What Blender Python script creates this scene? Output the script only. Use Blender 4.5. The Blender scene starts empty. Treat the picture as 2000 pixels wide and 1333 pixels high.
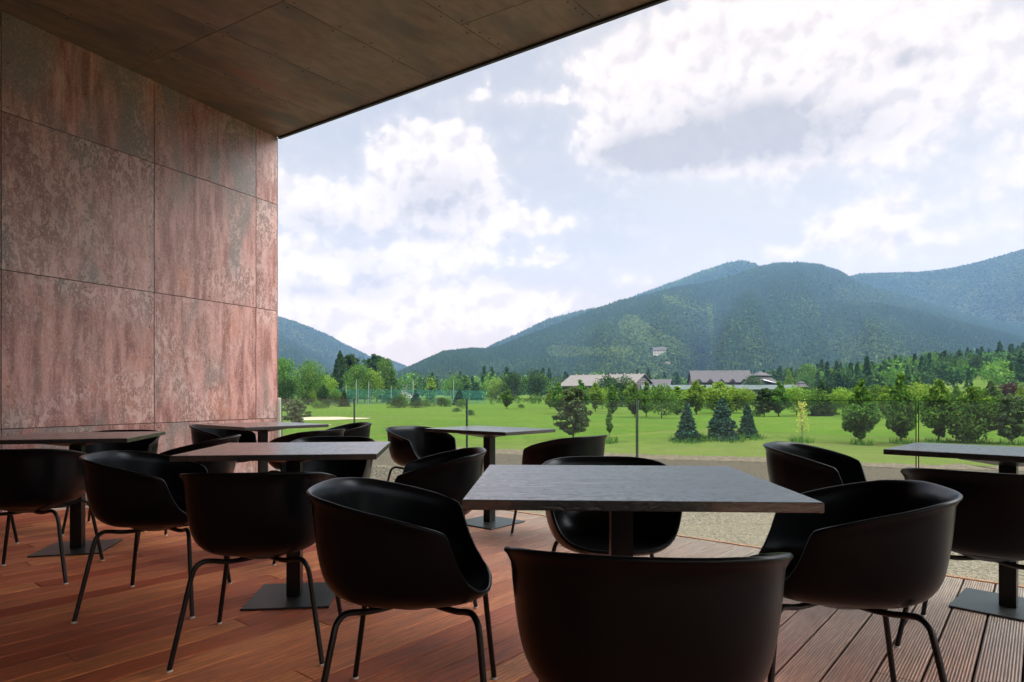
import bpy, bmesh, math, random
import numpy as np
from mathutils import Vector, Matrix, noise as mnoise
R = math.radians
C = bpy.context.scene.collection
scn = bpy.context.scene
rnd = random.Random(7)
rng = np.random.default_rng(11)

# ---------------------------------------------------------------- camera
F, HZ, EYE = 1250.0, 773.0, 1.0        # focal length in photo pixels, horizon row, eye height over the deck
cam_d = bpy.data.cameras.new('camera'); cam = bpy.data.objects.new('camera', cam_d); C.objects.link(cam)
cam.location = (0, 0, EYE); cam.rotation_euler = (R(90), 0, 0)
cam_d.sensor_width = 36; cam_d.lens = 36 * F / 2000; cam_d.shift_y = (HZ - 666.5) / 2000
cam_d.clip_start = 0.05; cam_d.clip_end = 60000
scn.camera = cam
scn.view_settings.view_transform = 'Standard'; scn.view_settings.look = 'None'
scn.view_settings.exposure = 1.3; scn.view_settings.gamma = 1.0
scn.render.engine = 'CYCLES'
scn.cycles.max_bounces = 8; scn.cycles.diffuse_bounces = 4; scn.cycles.glossy_bounces = 3
scn.cycles.transparent_max_bounces = 24; scn.cycles.volume_bounces = 0
scn.cycles.use_denoising = True
scn.cycles.sample_clamp_indirect = 6

def un(px, py, z=0.0):                 # point of the horizontal plane z that the photo shows at (px, py)
    Y = F * (EYE - z) / (py - HZ)
    return ((px - 1000) / F * Y, Y)

# ---------------------------------------------------------------- node helpers
class NT:
    def __init__(s, tree): s.t = tree; s.n = tree.nodes; s.l = tree.links
    def node(s, typ, **kw):
        n = s.n.new(typ)
        for k, v in kw.items(): setattr(n, k, v)
        return n
    def put(s, sock, v):
        if v is None: return
        if isinstance(v, bpy.types.NodeSocket): s.l.new(v, sock)
        else:
            if isinstance(v, (tuple, list)) and len(v) == 3 and sock.type == 'RGBA': v = (*v, 1)
            sock.default_value = v
    def m(s, op, a, b=None, c=None, clamp=False):
        n = s.node('ShaderNodeMath', operation=op, use_clamp=clamp)
        s.put(n.inputs[0], a); s.put(n.inputs[1], b)
        if c is not None: s.put(n.inputs[2], c)
        return n.outputs[0]
    def mix(s, fac, a, b, blend='MIX'):
        n = s.node('ShaderNodeMix', data_type='RGBA', blend_type=blend)
        s.put(n.inputs[0], fac); s.put(n.inputs[6], a); s.put(n.inputs[7], b)
        return n.outputs[2]
    def ramp(s, v, a, b, lo=0.0, hi=1.0, smooth=True):
        n = s.node('ShaderNodeMapRange', interpolation_type='SMOOTHSTEP' if smooth else 'LINEAR')
        s.put(n.inputs[0], v); n.inputs[1].default_value = a; n.inputs[2].default_value = b
        n.inputs[3].default_value = lo; n.inputs[4].default_value = hi
        return n.outputs[0]
    def noise(s, vec, scale, detail=4, rough=0.55, dist=0.0):
        n = s.node('ShaderNodeTexNoise'); s.put(n.inputs['Vector'], vec)
        n.inputs['Scale'].default_value = scale; n.inputs['Detail'].default_value = detail
        n.inputs['Roughness'].default_value = rough; n.inputs['Distortion'].default_value = dist
        return n.outputs[0]
    def scale(s, vec, sc, loc=(0, 0, 0), rot=(0, 0, 0)):
        n = s.node('ShaderNodeMapping'); s.put(n.inputs[0], vec)
        n.inputs['Scale'].default_value = sc; n.inputs['Location'].default_value = loc; n.inputs['Rotation'].default_value = rot
        return n.outputs[0]
    def bump(s, h, strength, dist, normal=None):
        n = s.node('ShaderNodeBump'); n.inputs['Strength'].default_value = strength; n.inputs['Distance'].default_value = dist
        s.put(n.inputs['Height'], h)
        if normal is not None: s.put(n.inputs['Normal'], normal)
        return n.outputs[0]
    def attr(s, name): return s.node('ShaderNodeAttribute', attribute_name=name).outputs['Fac']
    def co(s, kind='Object'): return s.node('ShaderNodeTexCoord').outputs[kind]
    def pos(s): return s.node('ShaderNodeNewGeometry').outputs['Position']

def mat(name):
    m = bpy.data.materials.new(name); m.use_nodes = True; m.node_tree.nodes.clear()
    t = NT(m.node_tree); out = t.node('ShaderNodeOutputMaterial')
    return m, t, out
def pbsdf(t, out, col, rough=0.5, normal=None, metallic=0.0, spec=None, surf=True):
    p = t.node('ShaderNodeBsdfPrincipled')
    t.put(p.inputs['Base Color'], col); t.put(p.inputs['Roughness'], rough); t.put(p.inputs['Metallic'], metallic)
    if spec is not None: t.put(p.inputs['Specular IOR Level'], spec)
    if normal is not None: t.put(p.inputs['Normal'], normal)
    if surf: t.l.new(p.outputs[0], out.inputs[0])
    return p

# ---------------------------------------------------------------- world: Nishita sky with cumulus clouds by direction
SUN_AZ, SUN_EL = R(-82), R(54)         # sun high on the left, behind the rusty wall
def make_world():
    w = bpy.data.worlds.new('World'); scn.world = w; w.use_nodes = True
    w.node_tree.nodes.clear(); t = NT(w.node_tree); out = t.node('ShaderNodeOutputWorld')
    sky = t.node('ShaderNodeTexSky', sky_type='NISHITA'); sky.sun_disc = False
    sky.sun_elevation = SUN_EL; sky.sun_rotation = SUN_AZ; sky.air_density = 1.0; sky.dust_density = 2.5; sky.ozone_density = 1.0
    bg1 = t.node('ShaderNodeBackground'); t.l.new(sky.outputs[0], bg1.inputs[0]); bg1.inputs[1].default_value = 0.06
    d = t.co('Generated')
    sep = t.node('ShaderNodeSeparateXYZ'); t.l.new(d, sep.inputs[0])
    az = t.m('ARCTAN2', sep.outputs[0], sep.outputs[1]); el = t.m('ARCSINE', sep.outputs[2])
    # cumulus: (px, py, half width, half height, weight) in the photo, turned into directions
    CL = [(620,560,150,50,.45),(830,560,150,40,.4),(740,640,200,35,.5),(1000,620,130,30,.45),(1700,500,120,25,.35),(1850,330,180,60,.4),(1180,300,70,50,.25),(1440,262,200,55,.8),(1250,230,110,60,.5),(1600,330,160,25,.35),(1500,200,330,110,.35),(860,290,70,45,.3),(850,322,95,70,.95),(915,370,60,70,.6),(790,300,70,45,.5),(640,395,110,45,.85),(560,375,60,35,.5),(800,425,160,28,.5),(1010,425,80,30,.55),(1075,440,60,22,.5),
          (620,520,100,42,.85),(560,500,60,30,.4),(790,520,80,42,.8),(880,525,90,45,.6),(935,480,45,30,.5),(1070,508,60,20,.7),(700,600,190,30,.55),(1040,590,90,24,.75),
          (600,650,150,35,.5),(1020,192,85,13,.62),(950,165,22,22,.55),(1250,130,130,60,.55),(1400,170,150,90,.8),(1560,120,200,90,.8),(1720,60,200,70,.7),(1820,190,150,60,.7),
          (1960,115,90,55,.9),(1320,240,120,50,.65),(1620,230,140,50,.6),(1400,322,120,20,.35),(1690,440,75,40,.9),(1610,450,45,28,.6),(1540,492,50,14,.7),(1850,440,130,50,.45),(1240,545,40,16,.5),
          (1500,30,300,60,.55),(2150,250,160,90,.8),(2400,420,300,60,.7),(300,450,200,90,.7),(2600,100,300,160,.8)]
    SH = [(700,500,30,30,.35),(840,460,60,14,.35),(590,560,50,14,.4),(870,345,60,22,.45),(620,430,100,18,.5),(1000,545,120,15,.4),(1500,215,60,20,.35),(1260,280,60,18,.4),(1430,258,180,50,.8),(1570,270,170,38,.6),(1300,295,120,32,.6),(1230,315,90,18,.5),(850,395,85,34,.75),(1770,115,45,14,.6),(740,545,45,25,.5),(640,575,100,14,.4),(760,460,150,10,.3),(1700,470,60,14,.3)]
    def gsum(az, el, lst, grow=1.0):
        tot = None
        for px, py, sx, sy, wt in lst:
            u, v = (px-1000)/F, (HZ-py)/F
            a0 = math.atan(u); e0 = math.atan(v/math.sqrt(1+u*u)); k = 1/(1+u*u)
            ax = sx/F*k*grow; ay = sy/F*math.sqrt(k)*grow
            du = t.m('MULTIPLY', t.m('SUBTRACT', az, a0), 1/ax); dv = t.m('MULTIPLY', t.m('SUBTRACT', el, e0), 1/ay)
            q = t.m('ADD', t.m('MULTIPLY', du, du), t.m('MULTIPLY', dv, dv))
            q2 = t.m('MULTIPLY', q, q)
            g = t.m('MULTIPLY', t.m('EXPONENT', t.m('MULTIPLY', t.m('ADD', t.m('MULTIPLY', q, .45), t.m('MULTIPLY', q2, .16)), -1.0)), wt)
            tot = g if tot is None else t.m('MAXIMUM', tot, g) if False else t.m('ADD', tot, g)
        return tot
    vec = t.node('ShaderNodeCombineXYZ'); t.l.new(az, vec.inputs[0]); t.l.new(el, vec.inputs[1]); V = vec.outputs[0]
    vup = t.node('ShaderNodeVectorMath', operation='ADD'); t.l.new(V, vup.inputs[0]); vup.inputs[1].default_value = (-.012, .018, 0)
    def density(V):
        n1 = t.noise(t.scale(V, (1, 1.35, 1)), 9, 10, .60, .35)
        vor = t.node('ShaderNodeTexVoronoi', feature='SMOOTH_F1'); vor.inputs['Scale'].default_value = 44; vor.inputs['Smoothness'].default_value = .8
        wob = t.node('ShaderNodeVectorMath', operation='ADD'); t.l.new(V, wob.inputs[0])
        nc = t.node('ShaderNodeTexNoise'); t.l.new(V, nc.inputs['Vector']); nc.inputs['Scale'].default_value = 40; nc.inputs['Detail'].default_value = 5
        sc = t.node('ShaderNodeVectorMath', operation='SCALE'); t.l.new(nc.outputs['Color'], sc.inputs[0]); sc.inputs['Scale'].default_value = .03
        t.l.new(sc.outputs[0], wob.inputs[1]); t.l.new(wob.outputs[0], vor.inputs['Vector'])
        puff = t.m('SUBTRACT', .5, vor.outputs['Distance'])
        return t.m('ADD', t.m('MULTIPLY', t.m('SUBTRACT', n1, .5), 1.5), t.m('MULTIPLY', puff, .5))
    G = t.m('MINIMUM', gsum(az, el, CL), 1.15)
    nd = density(V)
    dn = t.m('ADD', G, nd)
    dn2 = t.m('ADD', G, density(vup.outputs[0]))
    crisp = t.ramp(dn, .34, .74)
    misty = t.ramp(t.m('ADD', G, t.m('MULTIPLY', nd, .8)), .05, .95)
    mask = t.m('ADD', t.m('MULTIPLY', crisp, t.ramp(az, .06, .26, 1.0, .28)), t.m('MULTIPLY', misty, t.ramp(az, .06, .26, .0, .72)))
    soft = t.ramp(dn, .0, .9)
    shade = gsum(az, el, SH)
    wob = t.noise(V, 14, 6, .6)
    shade = t.m('MULTIPLY', shade, t.ramp(wob, .2, .8, .45, 1.2))
    self_sh = t.ramp(t.m('SUBTRACT', dn2, dn), -.10, .30, 0.0, .42)
    sh = t.m('MINIMUM', t.m('ADD', shade, self_sh), 1.0)
    ccol = t.mix(sh, (1.14, 1.00, .92), (.64, .60, .60))
    ccol = t.mix(t.ramp(t.noise(V, 30, 8, .65), .3, .7), ccol, t.mix(1.0, ccol, (.93, .94, .96), 'MULTIPLY'))
    ccol = t.mix(t.ramp(el, .34, .06), ccol, t.mix(1.0, ccol, (1.04, .96, .88), 'MULTIPLY'))
    # thin milky veil, thicker low down and to the right
    veil = t.m('ADD', t.ramp(el, .60, .02, .72, .90), t.m('MULTIPLY', t.ramp(t.noise(t.scale(V, (1, 2.2, 1)), 5, 6, .6), .35, .7), .18))
    vcol = t.mix(t.ramp(az, -.2, .5), (.70, .675, .68), (.85, .80, .76))
    vcol = t.mix(t.ramp(el, .30, .0), vcol, (1.00, .76, .62))
    # unseen sky to the right and overhead is boosted to brighten the shaded terrace
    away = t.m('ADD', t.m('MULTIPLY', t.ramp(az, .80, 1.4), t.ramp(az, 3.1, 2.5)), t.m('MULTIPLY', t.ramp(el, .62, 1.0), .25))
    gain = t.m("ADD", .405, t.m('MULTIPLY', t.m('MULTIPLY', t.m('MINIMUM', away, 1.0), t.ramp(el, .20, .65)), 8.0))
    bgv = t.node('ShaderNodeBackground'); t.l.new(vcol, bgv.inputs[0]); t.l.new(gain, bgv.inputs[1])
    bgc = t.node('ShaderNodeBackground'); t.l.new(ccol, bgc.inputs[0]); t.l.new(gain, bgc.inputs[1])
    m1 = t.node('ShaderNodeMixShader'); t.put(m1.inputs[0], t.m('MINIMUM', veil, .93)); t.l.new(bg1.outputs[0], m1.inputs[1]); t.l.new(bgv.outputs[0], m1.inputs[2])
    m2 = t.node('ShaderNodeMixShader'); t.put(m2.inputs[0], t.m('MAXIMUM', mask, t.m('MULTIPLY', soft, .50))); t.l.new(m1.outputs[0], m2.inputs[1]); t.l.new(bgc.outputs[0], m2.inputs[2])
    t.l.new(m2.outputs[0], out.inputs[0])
    w.cycles.sampling_method = 'MANUAL'; w.cycles.sample_map_resolution = 512
make_world()

sd = bpy.data.lights.new('sun', 'SUN'); sd.energy = 2.9; sd.angle = R(.5); sd.color = (1.0, .95, .86)
sun = bpy.data.objects.new('sun', sd); C.objects.link(sun)
sdir = Vector((math.sin(SUN_AZ)*math.cos(SUN_EL), math.cos(SUN_AZ)*math.cos(SUN_EL), math.sin(SUN_EL)))
sun.rotation_euler = sdir.to_track_quat('Z', 'Y').to_euler(); sun.location = (-20, 0, 30)

# ---------------------------------------------------------------- mesh helpers
def link(name, me, m=None, parent=None, loc=(0,0,0), rz=0.0):
    o = bpy.data.objects.new(name, me); C.objects.link(o)
    if m is not None:
        if isinstance(m, (list, tuple)):
            for x in m: me.materials.append(x)
        elif not me.materials: me.materials.append(m)
    o.location = loc; o.rotation_euler = (0, 0, rz)
    if parent is not None: o.parent = parent
    return o
def tag(o, label=None, cat=None, group=None, kind=None):
    if label: o['label'] = label
    if cat: o['category'] = cat
    if group: o['group'] = group
    if kind: o['kind'] = kind
    return o
def empty(name, loc, rz=0.0):
    o = bpy.data.objects.new(name, None); C.objects.link(o); o.location = loc; o.rotation_euler = (0, 0, rz); o.empty_display_size = .1
    return o
def copy_tree(o, parent=None):
    c = o.copy(); C.objects.link(c); c.parent = parent
    for ch in list(o.children): copy_tree(ch, c)
    return c
def mesh_np(name, V, faces=None, quads=None, attr=None, mi=None, smooth=False):
    me = bpy.data.meshes.new(name)
    if quads is not None:
        Q = np.asarray(quads, np.int32); n, k = Q.shape
        me.vertices.add(len(V)); me.vertices.foreach_set('co', np.asarray(V, np.float32).ravel())
        me.loops.add(n*k); me.loops.foreach_set('vertex_index', Q.ravel())
        me.polygons.add(n); me.polygons.foreach_set('loop_start', np.arange(0, n*k, k, dtype=np.int32)); me.polygons.foreach_set('loop_total', np.full(n, k, np.int32))
        if mi is not None: me.polygons.foreach_set('material_index', np.asarray(mi, np.int32))
        if smooth: me.polygons.foreach_set('use_smooth', np.ones(n, bool))
        me.update(calc_edges=True)
    else:
        me.from_pydata([tuple(v) for v in V], [], faces); me.update()
    if attr is not None:
        a = me.attributes.new('rnd', 'FLOAT', 'POINT'); a.data.foreach_set('value', np.asarray(attr, np.float32))
    return me
class MB:
    def __init__(s): s.v = []; s.f = []; s.a = []
    def add(s, vs, fs, a=0.5):
        b = len(s.v); s.v += [tuple(v) for v in vs]; s.f += [tuple(i+b for i in f) for f in fs]; s.a += [a]*len(vs)
    def box(s, c, size, rz=0.0, a=.5, bev=0.0):
        hx, hy, hz = [x/2 for x in size]; cs, sn = math.cos(rz), math.sin(rz)
        def P(x, y, z): return (c[0]+x*cs-y*sn, c[1]+x*sn+y*cs, c[2]+z)
        if bev <= 0:
            vs = [P(x, y, z) for z in (-hz, hz) for x, y in ((-hx,-hy),(hx,-hy),(hx,hy),(-hx,hy))]
            s.add(vs, [(0,3,2,1),(4,5,6,7),(0,1,5,4),(1,2,6,5),(2,3,7,6),(3,0,4,7)], a)
        else:
            rings = []
            for z, i in ((-hz, bev), (-hz+bev, 0), (hz-bev, 0), (hz, bev)):
                rings.append([P(x, y, z) for x, y in ((-hx+i,-hy+i),(hx-i,-hy+i),(hx-i,hy-i),(-hx+i,hy-i))])
            vs = sum(rings, []); fs = [(0,3,2,1), (12,13,14,15)]
            for r in range(3):
                for k in range(4): fs.append((r*4+k, r*4+(k+1)%4, r*4+4+(k+1)%4, r*4+4+k))
            s.add(vs, fs, a)
    def tube(s, pts, rads, n=10, a=.5, cap=True):
        pts = [Vector(p) for p in pts]
        if not isinstance(rads, (list, tuple)): rads = [rads]*len(pts)
        vs = []; up = None
        for i, p in enumerate(pts):
            d = (pts[min(i+1, len(pts)-1)] - pts[max(i-1, 0)]).normalized()
            if up is None: up = d.orthogonal().normalized()
            up = (up - d*up.dot(d)).normalized(); si = d.cross(up)
            for k in range(n):
                t = 2*math.pi*k/n; vs.append(p + (up*math.cos(t)+si*math.sin(t))*rads[i])
        fs = []
        for i in range(len(pts)-1):
            for k in range(n): fs.append((i*n+k, i*n+(k+1)%n, (i+1)*n+(k+1)%n, (i+1)*n+k))
        if cap: fs.append(tuple(range(n-1, -1, -1))); fs.append(tuple((len(pts)-1)*n+k for k in range(n)))
        s.add(vs, fs, a)
    def lathe(s, prof, c=(0,0,0), n=16, a=.5):
        vs = []
        for r, z in prof:
            for k in range(n): t = 2*math.pi*k/n; vs.append((c[0]+r*math.cos(t), c[1]+r*math.sin(t), c[2]+z))
        fs = [tuple(range(n-1, -1, -1)), tuple((len(prof)-1)*n+k for k in range(n))]
        for i in range(len(prof)-1):
            for k in range(n): fs.append((i*n+k, i*n+(k+1)%n, (i+1)*n+(k+1)%n, (i+1)*n+k))
        s.add(vs, fs, a)
    def build(s, name, m, parent=None, loc=(0,0,0), rz=0.0, smooth=False):
        me = mesh_np(name, s.v, faces=s.f, attr=s.a)
        if smooth:
            me.polygons.foreach_set('use_smooth', [True]*len(me.polygons))
            me.set_sharp_from_angle(angle=R(40))
        return link(name, me, m, parent, loc, rz)

# ---------------------------------------------------------------- materials
M = {}
def simple(name, col, rough=.5, metallic=0, spec=None, nscale=0, namp=.25, bump=0):
    m, t, out = mat(name); c = col; nrm = None
    if nscale:
        n = t.noise(t.co(), nscale, 6, .6)
        c = t.mix(t.ramp(n, .3, .7), tuple(x*(1-namp) for x in col), tuple(min(1, x*(1+namp)) for x in col))
        if bump: nrm = t.bump(n, bump, .01)
    pbsdf(t, out, c, rough, nrm, metallic, spec); M[name] = m; return m

def corten(name, ceiling=False):
    m, t, out = mat(name); o = t.co('Object'); r = t.attr('rnd')
    # o: x along the wall, z up (ceiling: x along seams). streaks run down the wall
    off = t.node('ShaderNodeCombineXYZ'); t.l.new(t.m('MULTIPLY', r, 37.0), off.inputs[1])
    va = t.node('ShaderNodeVectorMath', operation='ADD'); t.l.new(o, va.inputs[0]); t.l.new(off.outputs[0], va.inputs[1]); P = va.outputs[0]
    st = (1, 1, .17) if not ceiling else (.45, 1, 1)
    fine = t.noise(P, 170, 4, .75)
    grain = t.noise(t.scale(P, (1, 1, .45) if not ceiling else (.5, 1, 1)), 75, 6, .72)
    streak = t.noise(t.scale(P, st), 11, 8, .62, .3)
    blotch = t.noise(P, 1.5, 6, .55, .6)
    big = t.noise(t.scale(P, (1, 1, .3) if not ceiling else (.35, 1, 1)), 2.4, 5, .5, .3)
    if not ceiling:
        c = t.mix(t.ramp(streak, .36, .66), (.16, .054, .040), (.41, .220, .195))
        c = t.mix(t.ramp(big, .50, .66), c, (.135, .118, .108))           # grey-brown washed zones
        c = t.mix(t.m('MULTIPLY', t.ramp(blotch, .55, .72), .55), c, (.38, .13, .06))
        # peeling flakes, pale pink
        fz = t.noise(P, .75, 5, .6, .5)
        fl = t.noise(t.scale(P, (1, 1, .50)), 19, 3, .55, .4); fl2 = t.noise(t.scale(P, (1, 1, .6)), 44, 3, .6, .3)
        flake = t.m('MULTIPLY', t.m('MAXIMUM', t.ramp(fl, .535, .560), t.m('MULTIPLY', t.ramp(fl2, .55, .58), .8)), t.ramp(fz, .44, .60))
        c = t.mix(t.m('MULTIPLY', t.ramp(fz, .42, .62), .35), c, (.20, .15, .135))
        c = t.mix(t.m('MULTIPLY', flake, .50), c, (.56, .41, .385))
        c = t.mix(t.m('MULTIPLY', t.ramp(grain, .52, .66), .55), c, (.12, .048, .042))
        c = t.mix(t.m('MULTIPLY', t.ramp(grain, .46, .34), .5), c, (.56, .39, .365))
        c = t.mix(t.m('MULTIPLY', t.ramp(fine, .54, .66), .45), c, (.60, .44, .415))
        hb = t.m('ADD', grain, t.m('MULTIPLY', flake, .5)); rough = .46
    else:
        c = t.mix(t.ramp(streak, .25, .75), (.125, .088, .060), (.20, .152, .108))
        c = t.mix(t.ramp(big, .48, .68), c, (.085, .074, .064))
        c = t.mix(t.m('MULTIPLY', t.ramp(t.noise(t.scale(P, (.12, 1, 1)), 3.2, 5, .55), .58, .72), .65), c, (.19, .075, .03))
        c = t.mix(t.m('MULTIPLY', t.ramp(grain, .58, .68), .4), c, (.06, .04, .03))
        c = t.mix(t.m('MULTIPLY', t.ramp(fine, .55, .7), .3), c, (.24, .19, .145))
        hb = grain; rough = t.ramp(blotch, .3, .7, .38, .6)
    pbsdf(t, out, c, rough, t.bump(hb, .35, .003), 0.0, .6)
    M[name] = m
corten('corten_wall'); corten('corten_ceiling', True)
simple('dark_gap', (.012, .009, .008), .9)
simple('facade', (.03, .025, .022), .6)
simple('window_dark', (.012, .013, .015), .5, 0, .2)
simple('edge_metal', (.02, .022, .03), .35, .6)
simple('screw', (.035, .022, .018), .45, .7)

def deck_mat():
    m, t, out = mat('deck_wood'); r = t.attr('rnd'); o = t.co('Object')    # object x runs along the planks
    off = t.node('ShaderNodeCombineXYZ'); t.l.new(t.m('MULTIPLY', r, 91.0), off.inputs[0]); t.l.new(t.m('MULTIPLY', r, 53.0), off.inputs[2])
    va = t.node('ShaderNodeVectorMath', operation='ADD'); t.l.new(o, va.inputs[0]); t.l.new(off.outputs[0], va.inputs[1]); P = va.outputs[0]
    g = t.noise(t.scale(P, (1.3, 26, 3)), 5, 8, .65, .4)
    g2 = t.noise(t.scale(P, (.8, 6, 1)), 3, 5, .55, .5)
    g3 = t.noise(t.scale(P, (6, 90, 8)), 6, 4, .7)
    red = t.mix(t.ramp(r, .0, 1.0, smooth=False), (.37, .088, .042), (.76, .325, .145))
    red = t.mix(t.m('MULTIPLY', t.ramp(t.m('FRACT', t.m('MULTIPLY', r, 7.3)), .45, 1.0), .7), red, (.50, .16, .09))
    c = t.mix(t.ramp(g, .30, .70), t.mix(1.0, red, (.55, .47, .42), 'MULTIPLY'), t.mix(1.0, red, (1.25, 1.15, 1.0), 'MULTIPLY'))
    c = t.mix(t.m('MULTIPLY', t.ramp(g2, .5, .7), .45), c, (.25, .095, .055))
    c = t.mix(t.m('MULTIPLY', t.ramp(g3, .55, .7), .35), c, (.10, .04, .028))
    # the boards along the glass are out in the weather: silvered and bleached towards the rail; the grey also paints in reflected sky
    sep = t.node('ShaderNodeSeparateXYZ'); t.l.new(o, sep.inputs[0])
    wn = t.noise(t.scale(P, (.7, 3, 1)), 2, 5, .6)
    wx = t.m('ADD', t.m('ADD', sep.outputs[0], t.m('MULTIPLY', sep.outputs[1], -.42)), t.m('MULTIPLY', t.m('SUBTRACT', wn, .5), 1.2))
    wz = t.ramp(wx, -2.7, .1)
    grey = t.mix(t.ramp(g, .25, .75), (.24, .20, .175), (.49, .425, .375))
    grey = t.mix(t.ramp(t.m('FRACT', t.m('MULTIPLY', r, 5.1)), .2, 1.0), grey, t.mix(1.0, grey, (1.06, .94, .87), 'MULTIPLY'))
    c = t.mix(t.m('MULTIPLY', wz, .88), c, grey)
    c = t.mix(t.m('MULTIPLY', t.ramp(t.noise(P, 2.2, 6, .6, .5), .56, .75), .4), c, (.13, .065, .045))
    # small pale crumbs
    vor = t.node('ShaderNodeTexVoronoi'); vor.inputs['Scale'].default_value = 42; t.l.new(o, vor.inputs['Vector'])
    cr = t.m('MULTIPLY', t.ramp(vor.outputs['Distance'], .075, .045), t.ramp(t.noise(o, 3.1, 3, .6), .60, .64))
    c = t.mix(t.m('MULTIPLY', cr, .8), c, (.62, .48, .38))
    # reeded profile: fine grooves along the boards, deepest on the weathered side
    gr = t.m('SINE', t.m('MULTIPLY', sep.outputs[1], 2*math.pi/.0098))
    grm = t.ramp(wx, -2.2, -.7)
    c = t.mix(t.m('MULTIPLY', t.m('MULTIPLY', t.ramp(gr, -.2, -.9), grm), .55), c, (.07, .04, .03))
    h = t.m('ADD', t.m('MULTIPLY', t.m('MULTIPLY', gr, grm), .8), t.m('MULTIPLY', g, .35))
    pbsdf(t, out, c, t.ramp(g, .2, .8, .42, .62), t.bump(h, .5, .003), 0, .28)
    M['deck_wood'] = m
deck_mat()

def black_plastic():
    m, t, out = mat('black_plastic'); n = t.noise(t.co(), 600, 2, .5)
    p = pbsdf(t, out, (.0030, .0032, .0038), .28, t.bump(n, .06, .0006), 0, .38); p.inputs['IOR'].default_value = 1.32; p.inputs['Specular Tint'].default_value = (.72, .88, 1, 1); M['black_plastic'] = m
black_plastic()
simple('black_steel', (.005, .005, .006), .36, 0, .35)
simple('plate_steel', (.032, .033, .035), .36, .3, .6, 260, .35, .12)
simple('glide', (.5, .48, .44), .4)
simple('bolt', (.25, .24, .22), .3, .9)
def table_wood():
    m, t, out = mat('black_oak'); r = t.node('ShaderNodeObjectInfo').outputs['Random']; o = t.co('Object')
    off = t.node('ShaderNodeCombineXYZ'); t.l.new(t.m('MULTIPLY', r, 19.0), off.inputs[0])
    va = t.node('ShaderNodeVectorMath', operation='ADD'); t.l.new(o, va.inputs[0]); t.l.new(off.outputs[0], va.inputs[1]); P = va.outputs[0]
    w = t.noise(t.scale(P, (1.1, 8, 3)), 1.5, 3, .45, .9)
    ring = t.m('SINE', t.m('MULTIPLY', w, 150))
    pores = t.noise(t.scale(P, (8, 130, 20)), 5, 3, .7)
    dark = t.m('MULTIPLY', t.ramp(ring, .15, .85), t.ramp(t.noise(t.scale(P, (10, 60, 10)), 6, 3, .6), .35, .6))
    c = t.mix(t.m('MULTIPLY', dark, .75), (.034, .031, .030), (.012, .011, .011))
    c = t.mix(t.m('MULTIPLY', t.ramp(pores, .56, .68), .6), c, (.014, .013, .013))
    h = t.m('ADD', t.m('MULTIPLY', dark, -.6), t.m('MULTIPLY', t.ramp(pores, .55, .68), -.5))
    p = pbsdf(t, out, c, t.m('ADD', .30, t.m('MULTIPLY', dark, .12)), t.bump(h, .45, .0012), 0, .3); p.inputs['Coat Weight'].default_value = 1.0; p.inputs['Coat Roughness'].default_value = .22; t.put(p.inputs['Coat Normal'], t.bump(h, .6, .0012)); M['black_oak'] = m
table_wood()
def glass_mat():
    m, t, out = mat('clear_glass')
    lw = t.node('ShaderNodeFresnel'); lw.inputs[0].default_value = 1.5
    tr = t.node('ShaderNodeBsdfTransparent'); tr.inputs[0].default_value = (.74, .85, .83, 1)
    gl = t.node('ShaderNodeBsdfGlossy'); gl.inputs['Roughness'].default_value = .0; gl.inputs[0].default_value = (1, 1, 1, 1)
    mx = t.node('ShaderNodeMixShader'); t.put(mx.inputs[0], t.m('MULTIPLY', lw.outputs[0], .9)); t.l.new(tr.outputs[0], mx.inputs[1]); t.l.new(gl.outputs[0], mx.inputs[2])
    # a thin film of dust on the pane
    df = t.node('ShaderNodeBsdfTranslucent'); df.inputs[0].default_value = (.75, .8, .78, 1)
    m3 = t.node('ShaderNodeMixShader'); t.put(m3.inputs[0], t.ramp(t.noise(t.co(), 3, 5, .6), .3, .8, .008, .022)); t.l.new(mx.outputs[0], m3.inputs[1]); t.l.new(df.outputs[0], m3.inputs[2])
    t.l.new(m3.outputs[0], out.inputs[0]); M['clear_glass'] = m
glass_mat()
simple('glass_edge', (.03, .085, .065), .15, 0, .8)
simple('channel_metal', (.46, .43, .38), .4, .6)
simple('white_trim', (.72, .66, .56), .5, 0, None, 6, .1)
simple('trim_wood', (.52, .25, .13), .5, 0, None, 12, .25)

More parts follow.
